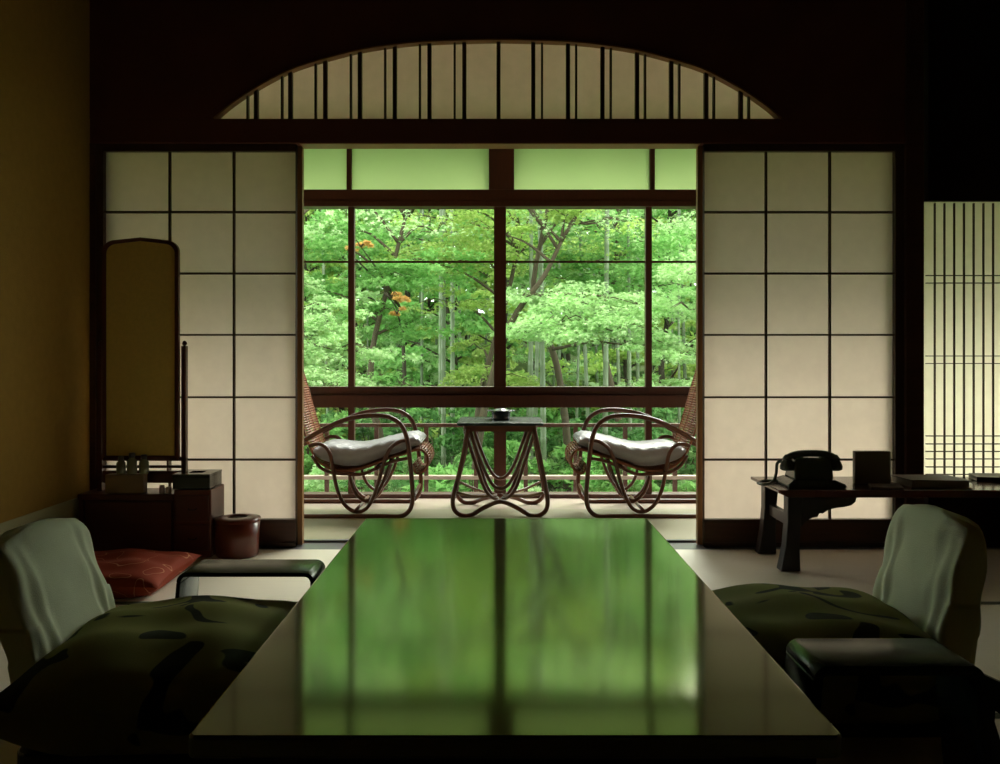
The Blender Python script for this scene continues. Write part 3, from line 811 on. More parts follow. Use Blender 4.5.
o = b.build('dial', 'bottle_cap', None); o.parent = ph; o.matrix_parent_inverse = Matrix.Identity(4)
o.location = (0, 0.066, 0.06); o.rotation_euler = (-math.radians(58), 0, 0)
b = MB()
hp = spline([(phx-0.105, phy-0.028, KH+0.100), (phx-0.085, phy-0.028, KH+0.120), (phx-0.04, phy-0.028, KH+0.131), (phx+0.04, phy-0.028, KH+0.131), (phx+0.085, phy-0.028, KH+0.120), (phx+0.105, phy-0.028, KH+0.100)], 6)
b.tube(hp, [0.018 if (i < 5 or i > len(hp)-6) else 0.014 for i in range(len(hp))], 14)
for s in (-1, 1):
    b.lathe([(0.020, 0), (0.029, 0.005), (0.030, 0.018), (0.024, 0.034), (0.014, 0.048)], (phx+s*0.098, phy-0.028, KH+0.062), 20)
b.build('handset', 'phone_black', ph)
b = MB()
cp = spline([(phx-0.122, phy-0.028, KH+0.100), (phx-0.140, phy-0.03, KH+0.09), (phx-0.146, phy-0.035, KH+0.05), (phx-0.165, phy-0.05, KH+0.018), (phx-0.20, phy-0.05, KH+0.008), (phx-0.21, phy+0.0, KH+0.007), (phx-0.17, phy+0.05, KH+0.007), (phx-0.11, phy+0.04, KH+0.009)], 10)
b.tube(cp, 0.0065, 8); b.build('cord', 'phone_black', ph)

b = MB()
b.prism([(1.474, KH+0.0005), (1.624, KH+0.0005), (1.624, KH+0.136), (1.474, KH+0.136)], 'y', 3.53, 3.556)
o = centre_origin(b.build('display_stand', 'grey_card', bevel=0.003)); tag(o, 'square grey-brown board standing upright on the writing desk', 'stand')
b = MB(); b.prism([(1.49, 3.41), (1.61, 3.39), (1.64, 3.49), (1.52, 3.51)], 'z', KH+0.0005, KH+0.007)
tag(centre_origin(b.build('leaflet', 'leaflet_dark')), 'thin dark leaflet lying flat before the upright grey board', 'leaflet')
t = thing('book', 'thick pale grey book lying on the writing desk before the lattice screen', 'book', (1.77, 3.49, KH))
b = MB(); b.prism([(1.655, 3.42), (1.89, 3.40), (1.875, 3.57), (1.64, 3.58)], 'z', KH+0.0005, KH+0.005); b.prism([(1.655, 3.42), (1.89, 3.40), (1.875, 3.57), (1.64, 3.58)], 'z', KH+0.029, KH+0.033)
b.build('cover', 'grey_card', t)
b = MB(); b.prism([(1.662, 3.427), (1.882, 3.408), (1.868, 3.563), (1.648, 3.572)], 'z', KH+0.005, KH+0.029); b.build('pages', 'paper_grey', t)
b = MB(); b.prism([(2.02, 3.60), (2.40, 3.52), (2.42, 3.70), (2.05, 3.72)], 'z', KH+0.0005, KH+0.02)
tag(centre_origin(b.build('folder', 'desk_leg', bevel=0.002)), 'dark folder at the right end of the writing desk, cut by the frame', 'folder')

# ------------------------------------------------------------------ rattan lounge chairs
def zpt(zx, zy, s=190.0):
    """left chair side profile: zoomed coordinates to local x (from chair front) and z"""
    px = 290 + zx*0.1702; py = 400 + zy*0.1702
    return ((px-CX)/s + 0.75, max(0.011, EYE-(py-HY)/s))
def rattan_chair(label, X, Y, sgn):
    t = thing('rattan_armchair', label, 'armchair', (X, Y, 0))
    W = 0.466
    def Pp(zx, zy, y): x, z = zpt(zx, zy); return (sgn*x, y, z)
    armp = [(30,290),(60,250),(110,222),(180,182),(300,124),(420,96),(530,92),(600,108),(655,150),(688,230),(704,350),(718,500),(720,590),(700,650),(650,688),(560,700),(420,700),(260,698),(100,698),(-60,698),(-160,690),(-230,640),(-250,540),(-200,430),(-100,350),(-10,300)]
    loop = [(105,275),(145,262),(190,270),(228,318),(248,420),(275,540),(318,622),(380,662),(440,645),(485,575),(520,470),(548,370),(585,290),(640,248),(695,238)]
    inner = [(120,330),(170,400),(240,432),(330,440),(420,440),(500,408),(600,365),(700,345)]
    loop2 = [(340,430),(352,500),(380,560),(430,600),(480,585),(520,530),(560,440),(590,350)]
    for s in (-1, 1):
        y = s*W/2
        b = MB(); b.tube(spline([Pp(a, c, y) for a, c in armp], 6), 0.0125, 10)
        b.build('arm_frame', 'rattan', None).parent = t
        b = MB(); b.tube(spline([Pp(a, c, y-s*0.026) for a, c in loop], 6), 0.0105, 8)
        b.tube(spline([Pp(a, c, y-s*0.045) for a, c in loop2], 6), 0.009, 8)
        b.build('side_loop', 'rattan', None).parent = t
        b = MB(); b.tube(spline([Pp(a, c, y-s*0.03) for a, c in inner], 5), 0.009, 8)
        b.build('seat_rail', 'rattan', None).parent = t
    # cross bars
    for zx, zy in ((715,575),(380,655),(-150,690),(250,430),(500,405)):
        b = MB(); b.tube([Pp(zx, zy, -W/2), Pp(zx, zy, W/2)], 0.009, 8)
        b.build('stretcher', 'rattan', None).parent = t
    # woven seat: cross canes following the profile
    def Ps(zx, zy, y):
        p = Pp(zx, zy, y); return (p[0] - sgn*0.032*min(1, max(0, (zx-300)/500)), p[1], p[2])
    seatp = [(745,395),(770,436),(812,428),(838,385),(836,335),(805,300),(760,300),(700,322),(600,348),(480,392),(380,420),(280,424),(200,398),(140,345),(105,280),(70,190),(30,60),(-5,-70),(-45,-190),(-85,-270),(-125,-300)]
    sp = spline([Ps(a, c, 0) for a, c in seatp], 12)
    # resample by arc length
    acc = [0]
    for p, q in zip(sp, sp[1:]): acc.append(acc[-1]+(q-p).length)
    L = acc[-1]; nst = int(L/0.0135); b = MB(); bb = MB(); i = 0
    for k in range(nst+1):
        d = L*k/nst
        while i < len(acc)-2 and acc[i+1] < d: i += 1
        f = (d-acc[i])/max(1e-9, acc[i+1]-acc[i]); p = sp[i].lerp(sp[i+1], min(1, f))
        wid = W/2-0.045
        frac = d/L
        if frac > 0.88: wid *= math.sqrt(max(0.05, 1-((frac-0.88)/0.13)**2*0.8))
        tgt = b if frac < 0.52 else bb
        tgt.tube([(p.x, -wid, p.z), (p.x, 0, p.z), (p.x, wid, p.z)], 0.0056, 6)
    for s in (-1, -0.34, 0.34, 1):
        yy = s*(W/2-0.05); m_ = int(len(sp)*0.55)
        b.tube([(p.x, yy, p.z) for p in sp[:m_]], 0.0075, 6)
        bb.tube([(p.x, yy*(1 if j < len(sp)*0.4 else 0.92), p.z) for j, p in enumerate(sp[m_-1:-14])], 0.0075, 6)
    b.build('woven_seat', 'rattan_weave', None).parent = t
    bb.build('woven_back', 'rattan_weave', None).parent = t
    # cushion lying in the seat
    topc = [(118,300),(150,276),(200,264),(260,266),(330,274),(400,274),(480,262),(560,242),(640,226),(700,214),(750,212),(785,226),(797,248)]
    botc = [(112,318),(150,362),(200,386),(260,404),(330,412),(400,408),(480,380),(560,352),(640,330),(700,306),(750,290),(780,280),(797,262)]
    n = len(topc); T_ = spline([Ps(a, c, 0) for a, c in topc], 4); B_ = spline([Ps(a, c, 0) for a, c in botc], 4)
    vs = []; fs = []; ny = 16; M = len(T_)
    for i in range(M):
        for side in (0, 1):
            for j in range(ny+1):
                v = -1+2*j/ny; e = max(0, 1-abs(v)**3.2)**0.5
                mid = (T_[i]+B_[i])/2
                p = mid + ((T_[i] if side == 0 else B_[i])-mid)*(0.12+0.88*e)
                puff = 0.004*math.sin(i*1.3)*math.sin(j*1.1)*(side == 0)
                vs.append((p.x, v*(W/2-0.045), p.z+puff))
    K = 2*(ny+1)
    for i in range(M-1):
        for j in range(ny):
            fs.append((i*K+j, i*K+j+1, (i+1)*K+j+1, (i+1)*K+j))
            fs.append((i*K+ny+1+j+1, i*K+ny+1+j, (i+1)*K+ny+1+j, (i+1)*K+ny+1+j+1))
        for j in (0, ny):
            fs.append((i*K+j, (i+1)*K+j, (i+1)*K+ny+1+j, i*K+ny+1+j))
    for i in (0, M-1):
        for j in range(ny): fs.append((i*K+j, i*K+ny+1+j, i*K+ny+2+j, i*K+j+1))
    b = MB(); b.add(vs, fs, True)
    cu = b.build('seat_pad', 'seat_cushion'); cu.location = (X, Y, 0)
    return t, cu
t, cu = rattan_chair('brown bentwood rattan armchair on the veranda left of the small table', -0.75, F/190+0.233, 1)
tag(cu, 'grey-white padded cushion on the left rattan armchair', 'cushion')
t, cu = rattan_chair('brown bentwood rattan armchair on the veranda right of the small table', 0.745, F/190+0.233, -1)
tag(cu, 'grey-white padded cushion on the right rattan armchair', 'cushion')

# ------------------------------------------------------------------ rattan side table
Ta, Tb = F/190, F/172.7
st = thing('rattan_table', 'small square rattan table with looped bentwood legs on the veranda', 'table', (0, (Ta+Tb)/2, 0))
yc = (Ta+Tb)/2
def tp(zx, zy): return ((440+zx*0.1832-500)/190.0, EYE-((390+zy*0.1832)-HY)/190.0)
b = MB(); b.prism(rrect(-0.228, 0.230, Ta-0.005, Tb+0.005, 0.012), 'z', 0.487, 0.503); b.build('tabletop', 'table_top_green', st, bevel=0.003)
b = MB(); b.prism(rrect(-0.195, 0.197, Ta+0.02, Tb-0.02, 0.02), 'z', 0.455, 0.487); b.build('apron', 'rattan', st)
outer = [(150,215),(128,350),(98,480),(70,590),(76,655),(115,695),(170,690),(240,655),(330,632),(420,655),(490,690),(545,695),(582,655),(588,590),(565,470),(540,340),(515,215)]
uin = [(160,215),(205,350),(250,460),(290,525),(330,545),(370,525),(412,460),(458,340),(500,215)]
udeep = [(150,230),(190,400),(240,550),(290,615),(330,630),(370,610),(415,550),(465,400),(508,230)]
for y, s in ((Ta+0.025, 1), (Tb-0.025, -1)):
    b = MB(); b.tube(spline([(tp(a, c)[0], y + s*(0.10*max(0, 1-abs(a-330)/170.0) if c > 600 else 0), max(0.0125, tp(a, c)[1])) for a, c in outer], 6), 0.0125, 10)
    b.build('leg_loop', 'rattan', st)
    b = MB(); b.tube(spline([(tp(a, c)[0], y + s*0.012, tp(a, c)[1]) for a, c in uin], 6), 0.010, 8); b.build('brace', 'rattan', st)
for sx in (-1, 1):
    pts = []
    for a, c in udeep:
        x, z = tp(a, c); u = (a-330)/180.0
        pts.append((sx*(0.185 - 0.17*(1-abs(u))**0.8 if abs(u) < 1 else 0.185), yc + u*(Tb-Ta)/2*0.85, z))
    b = MB(); b.tube(spline(pts, 6), 0.010, 8); b.build('brace', 'rattan', st)
b = MB()
for sx in (-1, 1):
    for sy in (-1, 1):
        b.tube(spline([(sx*0.23, yc+sy*0.19, 0.13), (sx*0.14, yc+sy*0.12, 0.10), (sx*0.02, yc+sy*0.02, 0.085)], 5), 0.008, 8)
b.build('cross_brace', 'rattan_lit', st)
# dish on it
t = thing('ashtray', 'dark metal dish with a flared rim on the small rattan table', 'dish', (0.005, 4.72, 0.503))
b = MB(); b.lathe([(0.048, 0), (0.054, 0.004), (0.050, 0.010), (0.052, 0.034), (0.057, 0.040)], (0.005, 4.72, 0.5035), 32); b.build('bowl', 'bronze_dish', t)
b = MB(); b.lathe([(0.050, 0.040), (0.080, 0.047), (0.082, 0.050), (0.05, 0.048), (0.03, 0.058), (0.012, 0.062)], (0.005, 4.72, 0.5035), 32); b.build('rim', 'bronze_dish', t)

# ------------------------------------------------------------------ garden
def ground_z(x, y):
    t = np.clip((y-6.5)/40.0, 0, 1)
    z = -1.45 - 0.5*np.clip((y-6)/8, 0, 1) + 5.0*np.clip((y-18)/30, 0, 1)**1.2
    return z + 0.15*np.sin(x*0.5+1)+0.12*np.sin(y*0.6+x*0.3)
nx, ny = 60, 60
gx = np.linspace(-35, 35, nx); gy = np.linspace(DW+0.1, 60, ny)
b = MB(); vs = [(x, y, float(ground_z(x, y))) for y in gy for x in gx]
fs = [(j*nx+i, j*nx+i+1, (j+1)*nx+i+1, (j+1)*nx+i) for j in range(ny-1) for i in range(nx-1)]
b.add(vs, fs, True); struct(b.build('ground', 'moss_ground'))

def leaf_mesh(name, cen, size, tilt, kind, m):
    """cen (n,3) centres; star or blade leaves with mostly upward normals"""
    n = len(cen)
    if kind == 'star':
        loc = [(0, 0, 0)]
        for k in range(5):
            a = math.radians(-100 + 50*k)+PI/2; r = (0.62, 0.88, 1.0, 0.88, 0.62)[k]
            an = a - math.radians(25)
            loc.append((0.34*math.cos(an), 0.34*math.sin(an), 0.0)); loc.append((r*math.cos(a), r*math.sin(a), -0.12))
        an = math.radians(-100+50*4)+PI/2+math.radians(25); loc.append((0.34*math.cos(an), 0.34*math.sin(an), 0.0))
        loc = np.array(loc); faces = np.array([[0, 1+2*k, 2+2*k, 3+2*k] for k in range(5)])
    else:
        loc = np.array([(0, -0.9, 0), (0.42, 0, 0.08), (0, 0.95, -0.1), (-0.42, 0, 0.08)]); faces = np.array([[0, 1, 2, 3]])
    m_ = len(loc)
    yaw = rng.uniform(0, 2*PI, n); tx = rng.normal(0, tilt, n); ty = rng.normal(0, tilt, n)
    sz = size*rng.uniform(0.6, 1.25, n)
    P = loc[None, :, :]*sz[:, None, None]
    def rot(P, ang, ax):
        c, s = np.cos(ang)[:, None], np.sin(ang)[:, None]; Q = P.copy(); i, j = [(1, 2), (2, 0), (0, 1)][ax]
        Q[..., i] = P[..., i]*c - P[..., j]*s; Q[..., j] = P[..., i]*s + P[..., j]*c; return Q
    P = rot(P, yaw, 2); P = rot(P, tx, 0); P = rot(P, ty, 1)
    V = (P + cen[:, None, :]).reshape(-1, 3)
    Fc = (faces[None] + (np.arange(n)*m_)[:, None, None]).reshape(-1, 4)
    me = bpy.data.meshes.new(name)
    me.vertices.add(len(V)); me.vertices.foreach_set('co', V.ravel().astype(np.float32))
    me.loops.add(Fc.size); me.loops.foreach_set('vertex_index', Fc.ravel().astype(np.int32))
    me.polygons.add(len(Fc)); me.polygons.foreach_set('loop_start', (np.arange(len(Fc))*4).astype(np.int32))
    me.polygons.foreach_set('loop_total', np.full(len(Fc), 4, dtype=np.int32))
    me.update(calc_edges=True); me.validate()
    me.materials.append(MATS[m])
    o = bpy.data.objects.new(name, me); C.objects.link(o)
    return o

def pad_points(c, rx, ry, rz, n):
    """a drooping layered spray: fills a flattened dome, denser at its top shell, with ragged sub-sprays"""
    n = int(n*1.25); k = max(3, n//60); out = []
    for _ in range(k):
        a = rng.uniform(0, 2*PI); r = math.sqrt(rng.uniform(0, 1))
        sc = np.array([c[0]+rx*r*math.cos(a), c[1]+ry*r*math.sin(a), c[2]+rz*(1-r*r)*rng.uniform(-0.2, 1) - rz*0.6*r*r])
        m_ = n//k; aa = rng.uniform(0, 2*PI, m_); q = np.sqrt(rng.uniform(0, 1, m_))*rng.uniform(0.6, 1.5)
        sr = 0.34*rx
        pts = np.stack([sc[0]+sr*q*np.cos(aa), sc[1]+0.34*ry*q*np.sin(aa), sc[2] - 0.25*sr*q*q + rng.normal(0, 0.13*sr, m_)], 1)
        out.append(pts)
    return np.concatenate(out)

def maple(label, base, trunk, pads, leafmat, size=0.05, kind='star', barkmat='bark', r0=0.06, group=None, name='maple_tree', tilt=0.45, high=7):
    """base (x,y); trunk: list of (dx,dy,z above ground); pads: (x,y,z,rx,ry,rz,n) in world"""
    gz = float(ground_z(base[0], base[1]))
    t = thing(name, label, 'tree', (base[0], base[1], gz-0.1), group)
    tp_ = spline([(base[0]+a, base[1]+c, gz-0.1+z) for a, c, z in trunk], 5)
    b = MB(); nn = len(tp_)
    b.tube(tp_, [r0*(1-0.65*i/nn) for i in range(nn)], 8)
    if high:
        top = tp_[-1]
        pads = pads + [(top.x+1.3*math.cos(k*2.4+1)*(0.5+0.1*k), top.y+1.3*math.sin(k*2.4+1)*(0.5+0.08*k), 2.5+0.36*k, 1.0, 0.9, 0.35, 420) for k in range(high)]
    for (x, y, z, rx, ry, rz, n) in pads:
        # nearest trunk point below
        cand = [p for p in tp_ if p.z < z+0.2] or [tp_[0]]
        q = min(cand, key=lambda p: (p-Vector((x, y, z-0.4*rx))).length)
        mid = q.lerp(Vector((x, y, z)), 0.5) + Vector((0, 0, 0.12*rx))
        b.tube(spline([q, mid, (x, y, z-0.05)], 4), [0.022, 0.021, 0.019, 0.017, 0.015, 0.012, 0.010, 0.007, 0.004], 6)
        for k in range(3):
            a = rng.uniform(0, 2*PI); b.tube([(x, y, z-0.05), (x+0.45*rx*math.cos(a), y+0.45*ry*math.sin(a), z+0.02), (x+0.9*rx*math.cos(a), y+0.9*ry*math.sin(a), z-0.1*rx)], [0.008, 0.006, 0.002], 5)
    b.build('trunk', barkmat, t)
    P = np.concatenate([pad_points((x, y, z), rx, ry, rz, n) for (x, y, z, rx, ry, rz, n) in pads])
    P = P - np.array([base[0], base[1], gz-0.1])
    o = leaf_mesh('foliage', P, size, tilt, kind, leafmat); o.parent = t
    return t

def pad(px, py, D, wpx, n, flat=0.35):
    x, y, z = at(px, py, D); r = wpx/2/(F/D)
    return (x, y, z, r, r*0.9, r*flat, n)

# near maples seen through the windows
D = 8.6
maple('pale-leaved maple nearest the left window, its bright sprays reaching the sill', (-2.3, D), [(0,0,0),(0.15,0,1.2),(-0.1,0.1,2.2),(0.1,0,3.6),(0.3,0,4.6)],
      [pad(300, 370, D-0.6, 120, 1500), pad(335, 345, D-0.3, 90, 1000), pad(290, 320, D, 130, 1500), pad(330, 305, D+0.2, 70, 700), pad(250, 350, D, 140, 1300), pad(345, 385, D-0.7, 60, 600),
       pad(260, 280, D+0.3, 120, 1000), pad(385, 352, D+0.5, 60, 350), pad(180, 330, D, 180, 1300), pad(120,260,D,200,1200)], 'leaf_pale', 0.045)
D = 10.5
maple('green maple with a kinked brown trunk behind the left window mullion', (at(381, 0, D)[0], D), [(0.05,0,0),(0.03,0,1.2),(-0.02,0,1.75),(-0.12,0,2.1),(-0.1,0,2.8),(0.1,0,3.6),(0.3,0,4.4)],
      [pad(330, 240, D, 110, 1200), pad(385, 275, D-0.4, 90, 900), pad(320, 285, D, 80, 700), pad(420, 330, D+0.3, 90, 600), pad(345, 225, D+0.4, 110, 900), pad(390, 385, D-0.5, 100, 900), pad(440, 262, D, 110, 900), pad(375,310,D,70,500)], 'leaf_mid', 0.05)
D = 11.5
maple('spreading maple with a forked brown trunk left of the centre mullion', (at(484, 0, D)[0], D), [(0.0,0,0),(-0.1,0,1.2),(-0.05,0,2.0),(0.1,0,2.6),(0.3,0,3.3),(0.5,0,4.2)],
      [pad(470, 250, D-0.3, 120, 1300), pad(420, 255, D-0.5, 100, 800), pad(492, 225, D, 110, 700), pad(455, 300, D, 90, 450), pad(490, 375, D-0.8, 100, 900), pad(440, 215, D+0.4, 100, 500), pad(480, 345, D+0.4, 60, 350)], 'leaf_yellow', 0.05)
D = 9.2
maple('broad maple with layered light green sprays right of the centre mullion', (at(560, 0, D+1.4)[0], D+1.4), [(0.0,0,0),(0.1,0,1.2),(-0.05,-0.1,2.4),(-0.35,-0.4,3.2),(-0.2,-0.8,4.2)],
      [pad(560, 318, D, 110, 1500), pad(612, 326, D-0.3, 110, 1300), pad(530, 330, D+0.3, 70, 700), pad(640, 342, D-0.3, 70, 500), pad(590, 300, D, 120, 1300), pad(640, 300, D, 90, 900), pad(520, 295, D+0.4, 70, 600)], 'leaf_pale', 0.042)
D = 12
maple('tall green maple filling the upper right window', (at(612, 0, D)[0], D), [(0.0,0,0),(0.1,0,1.5),(-0.1,0,2.6),(0.05,0,3.8),(0.1,0,5)],
      [pad(570, 228, D, 120, 1200), pad(620, 262, D-0.3, 130, 1300), pad(560, 275, D, 100, 900), pad(660, 240, D, 120, 900), pad(600, 215, D+0.3, 120, 700), pad(540, 250, D, 70, 400), pad(650, 285, D-0.4, 110, 900)], 'leaf_mid', 0.055)
D = 8.8
maple('light green maple at the right edge of the window beyond the armchair', (at(735, 0, D)[0], D), [(0.0,0,0),(-0.1,0,1.2),(0.05,0,2.6),(0.1,0,3.8),(0,0,4.8)],
      [pad(685, 350, D, 80, 800), pad(670, 380, D, 70, 700), pad(690, 305, D, 90, 900), pad(720, 260, D, 110, 900), pad(690, 270, D+0.3, 70, 500), pad(765, 330, D, 120, 700)], 'leaf_pale', 0.042, high=2)
D = 12.5
maple('small orange-tinged maple with a dark thin stem in the left window', (at(403, 0, D)[0], D), [(0.0,0,0),(0.0,0,1.5),(0.02,0,2.5),(-0.05,0,3.4)],
      [pad(390, 294, D-3.6, 30, 200, 0.6), pad(397, 309, D-3.6, 20, 120, 0.7), pad(361, 242, D-3.7, 22, 160, 0.9), pad(349, 248, D-3.7, 14, 60)], 'leaf_orange', 0.035, barkmat='dark_bark', r0=0.05, high=0)
D = 9.8
t = maple('slanting brown bough crossing the upper window right of the centre mullion', (at(470, 0, D)[0], D), [(0.0,0,0),(0.1,0,1.6),(0.35,0,2.65),(0.55,0,3.1),(0.85,0,3.5),(1.05,0,3.9)],
      [pad(566, 212, D, 60, 300), pad(540, 225, D, 40, 150), pad(585, 205, D, 70, 300), pad(505,230,D,40,120)], 'leaf_yellow', 0.045, r0=0.055, high=3)

# filler trees behind: prototypes copied
def proto_tree(name, leafmat, size, seed, H=11.0, npad=44, nl=260, R=1.9, barkmat='dark_bark', zmin=1.6):
    global rng
    rng = np.random.default_rng(seed)
    t = thing(name, '', 'tree', (0, 0, 0))
    tp_ = spline([(0,0,-0.3),(0.1,0,1.5),(-0.1,0.1,3.2),(0.1,0,5.2),(0,0,H)], 5)
    b = MB(); nn = len(tp_); b.tube(tp_, [0.11*(1-0.8*i/nn) for i in range(nn)], 8)
    pts = []
    for k in range(npad):
        z = zmin + (H-zmin)*(k/npad)**0.9; a = k*2.4 + rng.uniform(-0.4, 0.4); r = R*rng.uniform(0.25, 1)*(1-0.55*(z/H)**2)
        c = (r*math.cos(a), r*math.sin(a), z)
        q = Vector((0, 0, max(0.3, z-0.4*r)))
        b.tube([q, q.lerp(Vector(c), 0.5)+Vector((0,0,0.1)), c], [0.03, 0.02, 0.006], 5)
        pts.append(pad_points(c, rng.uniform(0.6, 1.1), rng.uniform(0.6, 1.1), 0.3, nl))
    b.build('trunk', barkmat, None).parent = t
    o = leaf_mesh('foliage', np.concatenate(pts), size, 0.6, 'blade', leafmat); o.parent = t
    return t
def dup(root, loc, rz, sc, label, group, szc=None):
    r = root.copy(); C.objects.link(r); r.location = loc; r.rotation_euler = (0, 0, rz); r.scale = (sc, sc, szc or sc)
    r['label'] = label; r['group'] = group
    for ch in list(root.children):
        c = ch.copy(); C.objects.link(c); c.parent = r
    return r
PT = [proto_tree('broadleaf_tree', 'leaf_mid', 0.10, 21), proto_tree('broadleaf_tree', 'leaf_deep', 0.10, 22), proto_tree('broadleaf_tree', 'leaf_yellow', 0.095, 23),
      proto_tree('broadleaf_tree', 'leaf_pale', 0.09, 24)]
used = [False]*4
rnd = random.Random(5)
LAB = ['mid green broadleaf tree in the woods behind the bamboo', 'dark green broadleaf tree in the woods behind the bamboo',
       'yellow-green broadleaf tree in the woods behind the bamboo', 'pale green broadleaf tree in the woods behind the bamboo']
GRP = ['mid green trees in the woods', 'dark green trees in the woods', 'yellow-green trees in the woods', 'pale green trees in the woods']
def place_tree(k, x, y, sc):
    z = float(ground_z(x, y)); rz = rnd.uniform(0, 6.28)
    if not used[k]:
        used[k] = True; r = PT[k]; r.location = (x, y, z); r.rotation_euler = (0, 0, rz); r.scale = (sc, sc, sc); r['label'] = LAB[k]; r['group'] = GRP[k]
    else: dup(PT[k], (x, y, z), rz, sc, LAB[k], GRP[k])
for row, (y, n, sc, ks) in enumerate(((15.5, 8, 0.75, (0, 2, 3)), (19, 10, 0.8, (0, 3, 2, 0)), (24, 12, 1.0, (0, 2, 3, 1)), (31, 14, 1.15, (0, 3, 2)), (39, 15, 1.3, (0, 3, 1)), (50, 14, 1.6, (3, 0)))):
    W = y*0.85
    for i in range(n):
        x = -W/2 + W*(i+0.5)/n + rnd.uniform(-0.8, 0.8)
        place_tree(ks[i % len(ks)], x, y+rnd.uniform(-1.2, 1.2), sc*rnd.uniform(0.85, 1.1))

# bamboo culms
def bamboo_mesh(name, H, r):
    b = MB(); pts = []; rs = []
    z = 0.0; x = 0.0
    while z < H:
        rr_ = r*(1-0.45*z/H)
        bend = 0.12*(z/H)**2
        pts += [(bend, 0, z), (bend, 0, z+0.012), (bend, 0, z+0.024)]; rs += [rr_, rr_*1.14, rr_]
        z += 0.30
    b.tube(pts, rs, 8)
    return b
bp = None
BX = [(545,10.2),(531,10.8),(604,11),(592,12),(631,11.5),(444,11.8),(421,14.5),(428,17),(440,13.6),(452,13),(416,19),(434,20),(460,18),(526,12.6),(534,13.4),(541,17),(553,16),(559,15),(574,13.8),(586,19),(600,17.5),(612,18),(622,14),(629,15.5),(638,14.5),(645,17),
      (680,14),(689,15),(675,18),(368,17),(350,19),(330,16),(470,21),(497,19),(512,16),(566,20),(655,20),(395,21),(604,20.5),(618,21),(484,15.5)]
for i, (px, D) in enumerate(BX):
    x = (px-CX)*D/F
    z = float(ground_z(x, D))-0.1
    if bp is None:
        bp = bamboo_mesh('bamboo', 8.5, 0.048).build('bamboo', 'bamboo_skin'); o = bp
    else:
        o = bp.copy(); C.objects.link(o)
    s = rnd.uniform(0.5, 0.9)
    o.location = (x, D, z); o.scale = (s, s, 1); o.rotation_euler = (rnd.uniform(-0.03, 0.03), rnd.uniform(-0.035, 0.035), rnd.uniform(0, 6.28))
    tag(o, 'slender grey-green bamboo culm rising between the garden trees', 'bamboo', 'bamboo culms in the garden')

# undergrowth
def proto_bush(name, leafmat, size, seed, n=2600, kind='blade'):
    global rng
    rng = np.random.default_rng(seed); t = thing(name, '', 'shrub')
    pts = []; b = MB()
    for k in range(14):
        a = rng.uniform(0, 2*PI); r = rng.uniform(0, 0.75); c = (r*math.cos(a), r*math.sin(a), rng.uniform(0.45, 1.05)*(1.15-0.55*r))
        b.tube([(0.2*c[0], 0.2*c[1], -0.1), (0.7*c[0], 0.7*c[1], c[2]*0.6), c], [0.014, 0.01, 0.004], 5)
        pts.append(pad_points(c, 0.42, 0.42, 0.16, n//14))
    b.build('stem', 'bark', None).parent = t
    o = leaf_mesh('foliage', np.concatenate(pts), size, 0.6, kind, leafmat); o.parent = t
    return t
PB = [proto_bush('shrub', 'leaf_mid', 0.05, 31), proto_bush('shrub', 'leaf_deep', 0.05, 32), proto_bush('shrub', 'leaf_pale', 0.045, 33, kind='star')]
BL = ['mid green shrub on the ground below the veranda railing', 'dark green shrub on the ground below the veranda railing', 'pale green shrub on the ground below the veranda railing']
BG = ['mid green garden shrubs', 'dark green garden shrubs', 'pale green garden shrubs']
usedb = [False]*3
for y, n, sc in ((7.3, 7, 0.8), (8.6, 8, 1.0), (10.2, 9, 1.2), (12.3, 10, 1.4), (15, 10, 1.5), (18.5, 10, 1.6)):
    W = y*0.82
    for i in range(n):
        x = -W/2+W*(i+0.5)/n+rnd.uniform(-0.3, 0.3); k = rnd.choice((0, 0, 1, 2) if y < 12 else (0, 1, 1, 0)); s = sc*rnd.uniform(0.8, 1.15); yy = y+rnd.uniform(-0.4, 0.4)
        loc = (x, yy, float(ground_z(x, yy))); rz = rnd.uniform(0, 6.28)
        if not usedb[k]:
            usedb[k] = True; r = PB[k]; r.location = loc; r.rotation_euler = (0, 0, rz); r.scale = (s, s, s); r['label'] = BL[k]; r['group'] = BG[k]
        else: dup(PB[k], loc, rz, s, BL[k], BG[k])

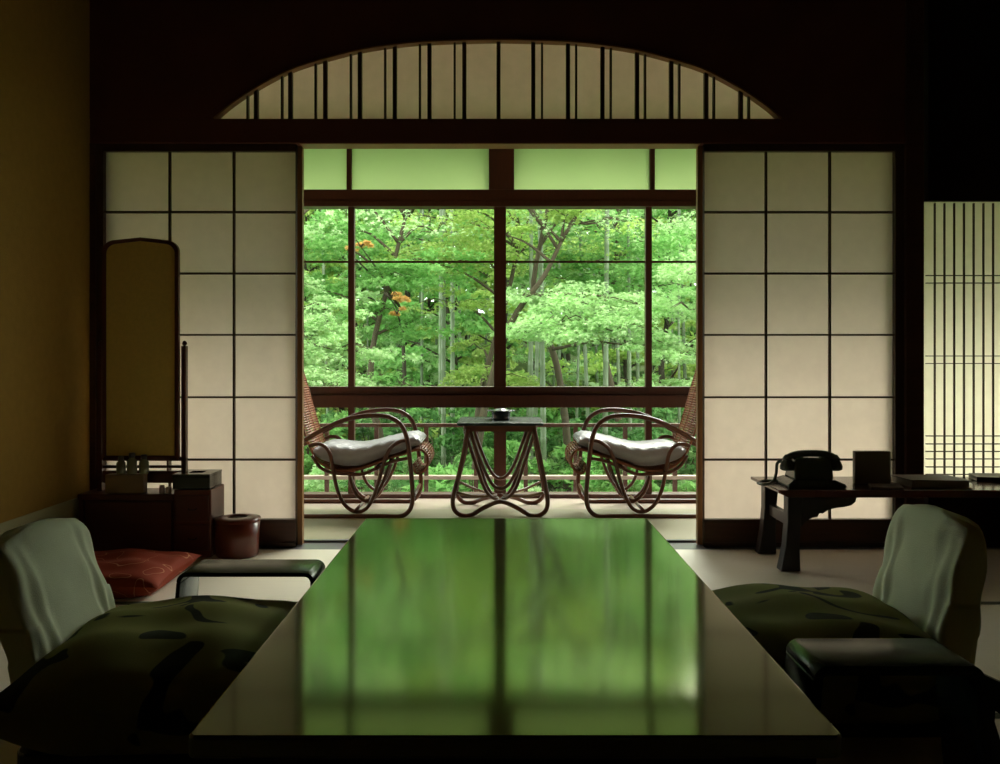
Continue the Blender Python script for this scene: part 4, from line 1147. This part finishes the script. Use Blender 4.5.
# ------------------------------------------------------------------ light
wd = bpy.data.worlds.new('World'); bpy.context.scene.world = wd; wd.use_nodes = True
nt = wd.node_tree
for n_ in list(nt.nodes): nt.nodes.remove(n_)
out = nt.nodes.new('ShaderNodeOutputWorld'); bg = nt.nodes.new('ShaderNodeBackground')
tc = nt.nodes.new('ShaderNodeTexCoord'); sep = nt.nodes.new('ShaderNodeSeparateXYZ'); rp = nt.nodes.new('ShaderNodeValToRGB')
nt.links.new(tc.outputs['Generated'], sep.inputs[0]); nt.links.new(sep.outputs['Z'], rp.inputs[0]); nt.links.new(rp.outputs[0], bg.inputs['Color'])
rp.color_ramp.elements[0].position = 0.0; rp.color_ramp.elements[0].color = (0.80, 0.85, 0.86, 1)
rp.color_ramp.elements[1].position = 0.7; rp.color_ramp.elements[1].color = (1.0, 0.99, 0.96, 1)
bg.inputs['Strength'].default_value = 4.0
nt.links.new(bg.outputs[0], out.inputs['Surface'])
sun = bpy.data.lights.new('sun', 'SUN'); sun.energy = 8.5; sun.angle = math.radians(40); sun.color = (1.0, 0.96, 0.86)
so = bpy.data.objects.new('sun', sun); C.objects.link(so); so.rotation_euler = Vector((math.sin(math.radians(22))*math.cos(math.radians(34)), math.cos(math.radians(22))*math.cos(math.radians(34)), math.sin(math.radians(34)))).to_track_quat('Z', 'Y').to_euler()

# ------------------------------------------------------------------ camera
cam = bpy.data.cameras.new('camera'); co = bpy.data.objects.new('camera', cam); C.objects.link(co)
cam.sensor_width = 36; cam.lens = F*36/1000; cam.shift_y = -(382-HY)/1000.0
co.location = (0, 0, EYE); co.rotation_euler = (PI/2, 0, 0); cam.clip_end = 300
bpy.context.scene.camera = co
sc = bpy.context.scene
sc.view_settings.view_transform = 'Standard'; sc.view_settings.look = 'None'
sc.view_settings.gamma = 1.0; sc.view_settings.exposure = 0.42; sc.view_settings.use_curve_mapping = False
sc.cycles.max_bounces = 10; sc.cycles.diffuse_bounces = 6; sc.cycles.glossy_bounces = 4; sc.cycles.transparent_max_bounces = 16; sc.cycles.transmission_bounces = 6
sc.cycles.use_denoising = True
sc.cycles.caustics_reflective = True; sc.cycles.blur_glossy = 1.0; sc.cycles.caustics_refractive = False
